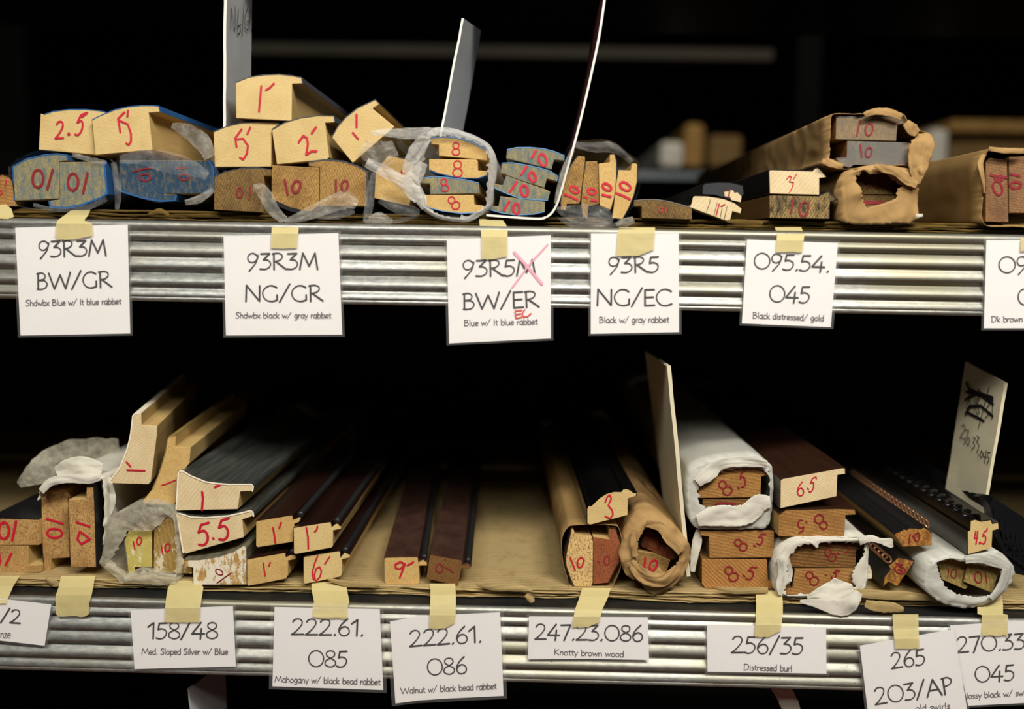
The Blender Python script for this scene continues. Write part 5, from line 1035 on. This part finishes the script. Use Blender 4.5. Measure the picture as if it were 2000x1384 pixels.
shelf_label(tT, [(-160, 252), (100, 275), (385, 308), (335, 617), (-160, 560)], 'white label ending in /2, cut off at the left frame edge', [('/2', (5, 440), (150, 452), 102, 0), ('nze', (5, 558), (78, 560), 60, 1)])
shelf_label(tT, [(980, 350), (1750, 320), (1772, 773), (1010, 793)], 'white label reading 158/48 Med. Sloped Silver w/ Blue', [('158/48', (1112, 565), (1635, 562), 120, 0), ('Med. Sloped Silver w/ Blue', (1065, 682), (1712, 680), 44, 1)])
shelf_label(tU, [(208, 315), (970, 330), (995, 915), (193, 888)], 'white label reading 222.61.085 Mahogany w/ black bead rabbet', [('222.61.', (332, 515), (845, 522), 116, 0), ('O85', (455, 745), (730, 748), 116, 0), ('Mahogany w/ black bead rabbet', (210, 857), (975, 875), 44, 1)], margin=7)
shelf_label(tU, [(1043, 420), (1180, 395), (1380, 378), (1600, 364), (1840, 353), (1865, 957), (1480, 975), (1250, 990), (1083, 1012)], 'white label reading 222.61.086 Walnut w/ black bead rabbet', [('222.61.', (1188, 602), (1700, 567), 116, 0), ('O86', (1318, 808), (1598, 793), 116, 0), ('Walnut w/ black bead rabbet', (1122, 942), (1815, 903), 44, 1)], margin=7)
shelf_label(tV, [(205, 398), (1097, 403), (1107, 725), (650, 716), (197, 720)], 'white label reading 247.23.086 Knotty brown wood', [('247.23.O86', (250, 570), (1055, 583), 116, 0), ('Knotty brown wood', (398, 685), (913, 700), 44, 1)])
shelf_label(tW, [(65, 373), (792, 390), (795, 672), (68, 660)], 'white label reading 256/35 Distressed burl', [('256/35', (215, 545), (648, 553), 102, 0), ('Distressed burl', (290, 650), (580, 657), 38, 1)])
shelf_label(tW, [(1548, 378), (2160, 340), (2180, 842), (1660, 868)], 'white label reading 270.33 045 with glossy black note', [('270.33', (1592, 545), (2005, 520), 96, 0), ('O45', (1705, 725), (1940, 712), 96, 0), ('lossy black w/ swi', (1655, 825), (2005, 803), 36, 1)])
shelf_label(tW, [(998, 502), (1572, 400), (1665, 960), (1060, 1010)], 'white tilted label reading 265 203/AP at the bottom right', [('265', (1195, 642), (1397, 615), 96, 0), ('203/AP', (1095, 862), (1567, 792), 102, 0), ('old swirls', (1340, 900), (1548, 884), 36, 1)], Y=YTAG-.0025)

YA, YT, YT2 = .004, -.0180, YTAG-.0022
tape(tP, [(620, 785, 45, .008), (560, 765, 90, -.012), (500, 730, 135, -.0180), (488, 800, 165, YT2), (482, 806, 240, YT2), (478, 800, 268, YT2), (500, 640, 300, YT2)], 'masking tape piece holding the 93R3M BW/GR label')
tape(tQ, [(552, 762, 150, -.010), (545, 765, 190, -.0180), (542, 760, 235, YT2), (536, 750, 352, YT2)], 'masking tape piece holding the 93R3M NG/GR label')
tape(tR, [(368, 540, 105, .006), (372, 572, 150, -.012), (382, 582, 200, -.0180), (385, 582, 240, YT2), (388, 580, 385, YT2), (390, 470, 408, YT2)], 'masking tape piece holding the pink-crossed 93R5M label')
tape(tR, [(1420, 1690, 170, -.012), (1410, 1690, 215, YT2), (1402, 1680, 335, YT2), (1398, 1560, 382, YT2)], 'masking tape piece holding the 93R5 NG/EC label')
tape(tS, [(480, 640, 74, .004), (492, 660, 118, -.0180), (490, 655, 155, YT2), (487, 648, 225, YT2)], 'masking tape piece holding the 095.54.045 label')
tape(tS, [(1975, 2120, 125, -.012), (1980, 2120, 155, YT2), (1980, 2120, 218, YT2)], 'masking tape piece on the label cut off at right edge')
tape(A_, [(-30, 35, 1065, .006), (-30, 85, 1105, -.002), (-30, 105, 1165, -.012), (-30, 60, 1182, -.0165)], 'short masking tape end at the left edge of upper shelf')
tape(tT, [(-80, 150, 92, .008), (-80, 100, 170, -.012), (-80, 60, 262, -.0180), (-80, 45, 300, YT2)], 'masking tape strip holding the /2 label at left edge')
tape(tT, [(460, 715, 92, .012), (440, 700, 180, -.003), (418, 688, 240, -.0172), (418, 668, 300, -.0176), (420, 668, 380, -.0176), (440, 640, 398, -.0176)], 'bare masking tape strip with no label, lower shelf beam')
tape(tT, [(1300, 1500, 130, .010), (1262, 1528, 180, -.002), (1248, 1515, 260, -.0172), (1240, 1505, 335, YT2), (1236, 1500, 442, YT2)], 'masking tape strip holding the 158/48 label')
tape(tU, [(475, 722, 130, .010), (478, 735, 200, .0), (495, 750, 280, -.0172), (484, 740, 300, -.0180), (482, 735, 385, YT2), (560, 735, 398, YT2)], 'masking tape strip holding the 222.61.085 label')
tape(tU, [(1335, 1515, 145, .008), (1336, 1520, 230, -.010), (1334, 1520, 300, -.0176), (1330, 1518, 375, YT2), (1326, 1510, 430, YT2), (1325, 1440, 470, YT2)], 'masking tape strip holding the 222.61.086 label')
tape(tV, [(605, 820, 185, .010), (585, 800, 250, -.003), (550, 755, 345, -.0172), (540, 742, 400, YT2), (532, 735, 440, YT2), (530, 640, 480, YT2)], 'slanted masking tape strip holding the 247.23.086 label')
tape(tW, [(362, 522, 170, .010), (365, 528, 240, -.003), (365, 528, 305, -.0172), (360, 520, 375, YT2), (356, 515, 410, YT2), (358, 440, 448, YT2)], 'masking tape strip holding the 256/35 label')
tape(tW, [(1198, 1355, 310, -.0180), (1202, 1357, 400, -.0205), (1208, 1360, 460, YT2-.0025), (1215, 1362, 520, YT2-.0025)], 'masking tape strip holding the tilted 265 label')
tape(tW, [(1730, 1865, 195, .010), (1715, 1872, 250, -.003), (1716, 1872, 308, -.0180), (1742, 1902, 314, -.0184), (1743, 1902, 440, YT2)], 'masking tape strip holding the 270.33 label')

# ================================================================== BELOW AND BEYOND
sheet(PX, [(366, 1344), (385, 1500), (445, 1500), (436, 1290)], 'dim grey card standing on the shelf below, bottom left', (.016, .016, .08, .08), .002, GBOARD, GBOARD, tdir=-1)
scrap(PX, [(1508, 1335, 18), (1530, 1352, 34), (1545, 1385, 36), (1550, 1430, 40)], 'torn paper poking up from the shelf below, bottom right', .02, WPAPER, 91)

# far rack across the next aisle
YR = 2.1
FARST = plain('dim_far_steel', (62, 58, 50), .8, var=.3, scale=6, bumpk=0, spec=.1)
frk = root('distant_rack', (0, YR, 0), 'dim out-of-focus rack in the next aisle with a pale rail', 'rack')
fb = Vector((0, YR, 0))
for (x0, y0, x1, y1, h, nm) in ((480, 92, 1510, 108, 20, 'far_rail'), (1130, -8, 1720, -4, 16, 'far_rail')):
    a = P(x0, y0, YR); b = P(x1, y1, YR); hh = h*3.06/FPX
    bm = bmesh.new(); box(bm, (a.x, YR, (a.z+b.z)/2-hh/2), (b.x, YR+.04, (a.z+b.z)/2+hh/2)); link(nm, bm, FARST, frk, fb)
a = P(1565, 180, YR); b = P(1600, 420, YR)
bm = bmesh.new(); box(bm, (a.x, YR+.05, 0), (b.x, YR+.09, 2.4)); link('far_post', bm, plain('dull_olive_steel', (13, 13, 11), .9, var=.1, spec=.05), frk, fb)
a = P(1000, 330, YR)
bm = bmesh.new(); box(bm, (-1.6, YR+.02, a.z-.02), (2.2, YR+.9, a.z)); link('far_deck', bm, DECK, frk, fb)
def far_end(x0, y0, x1, y1, mat, label, Lf=.7):
    a = P(x0, y0, YR+.03); b = P(x1, y1, YR+.03)
    bm = bmesh.new(); box(bm, (min(a.x, b.x), YR+.03, min(a.z, b.z)), (max(a.x, b.x), YR+.03+Lf, max(a.z, b.z)))
    o = link('distant_bundle', bm, mat, None, Vector(((a.x+b.x)/2, YR+.03, min(a.z, b.z))))
    bmx = o.modifiers.new('soft_edge', 'BEVEL'); bmx.width = .018; bmx.segments = 4
    tag(o, label, 'bundle', 'blurred bundles on the far rack')
far_end(1290, 275, 1335, 328, WPAPER, 'blurred white bundle end far behind the black-painted moulding')
far_end(1338, 240, 1375, 328, OCHRE, 'blurred ochre bundle end beside the far white one')
far_end(1385, 262, 1450, 328, DULL, 'blurred dim brown bundle right of the far ochre one')
far_end(1818, 250, 1852, 332, WPAPER, 'blurred white bundle end far behind the right paper sleeve')
far_end(1858, 232, 2070, 262, OCHRE, 'blurred ochre plank end at far upper right, upper one')
far_end(1858, 275, 2070, 332, DULL, 'blurred dim brown bundle under the far ochre plank')
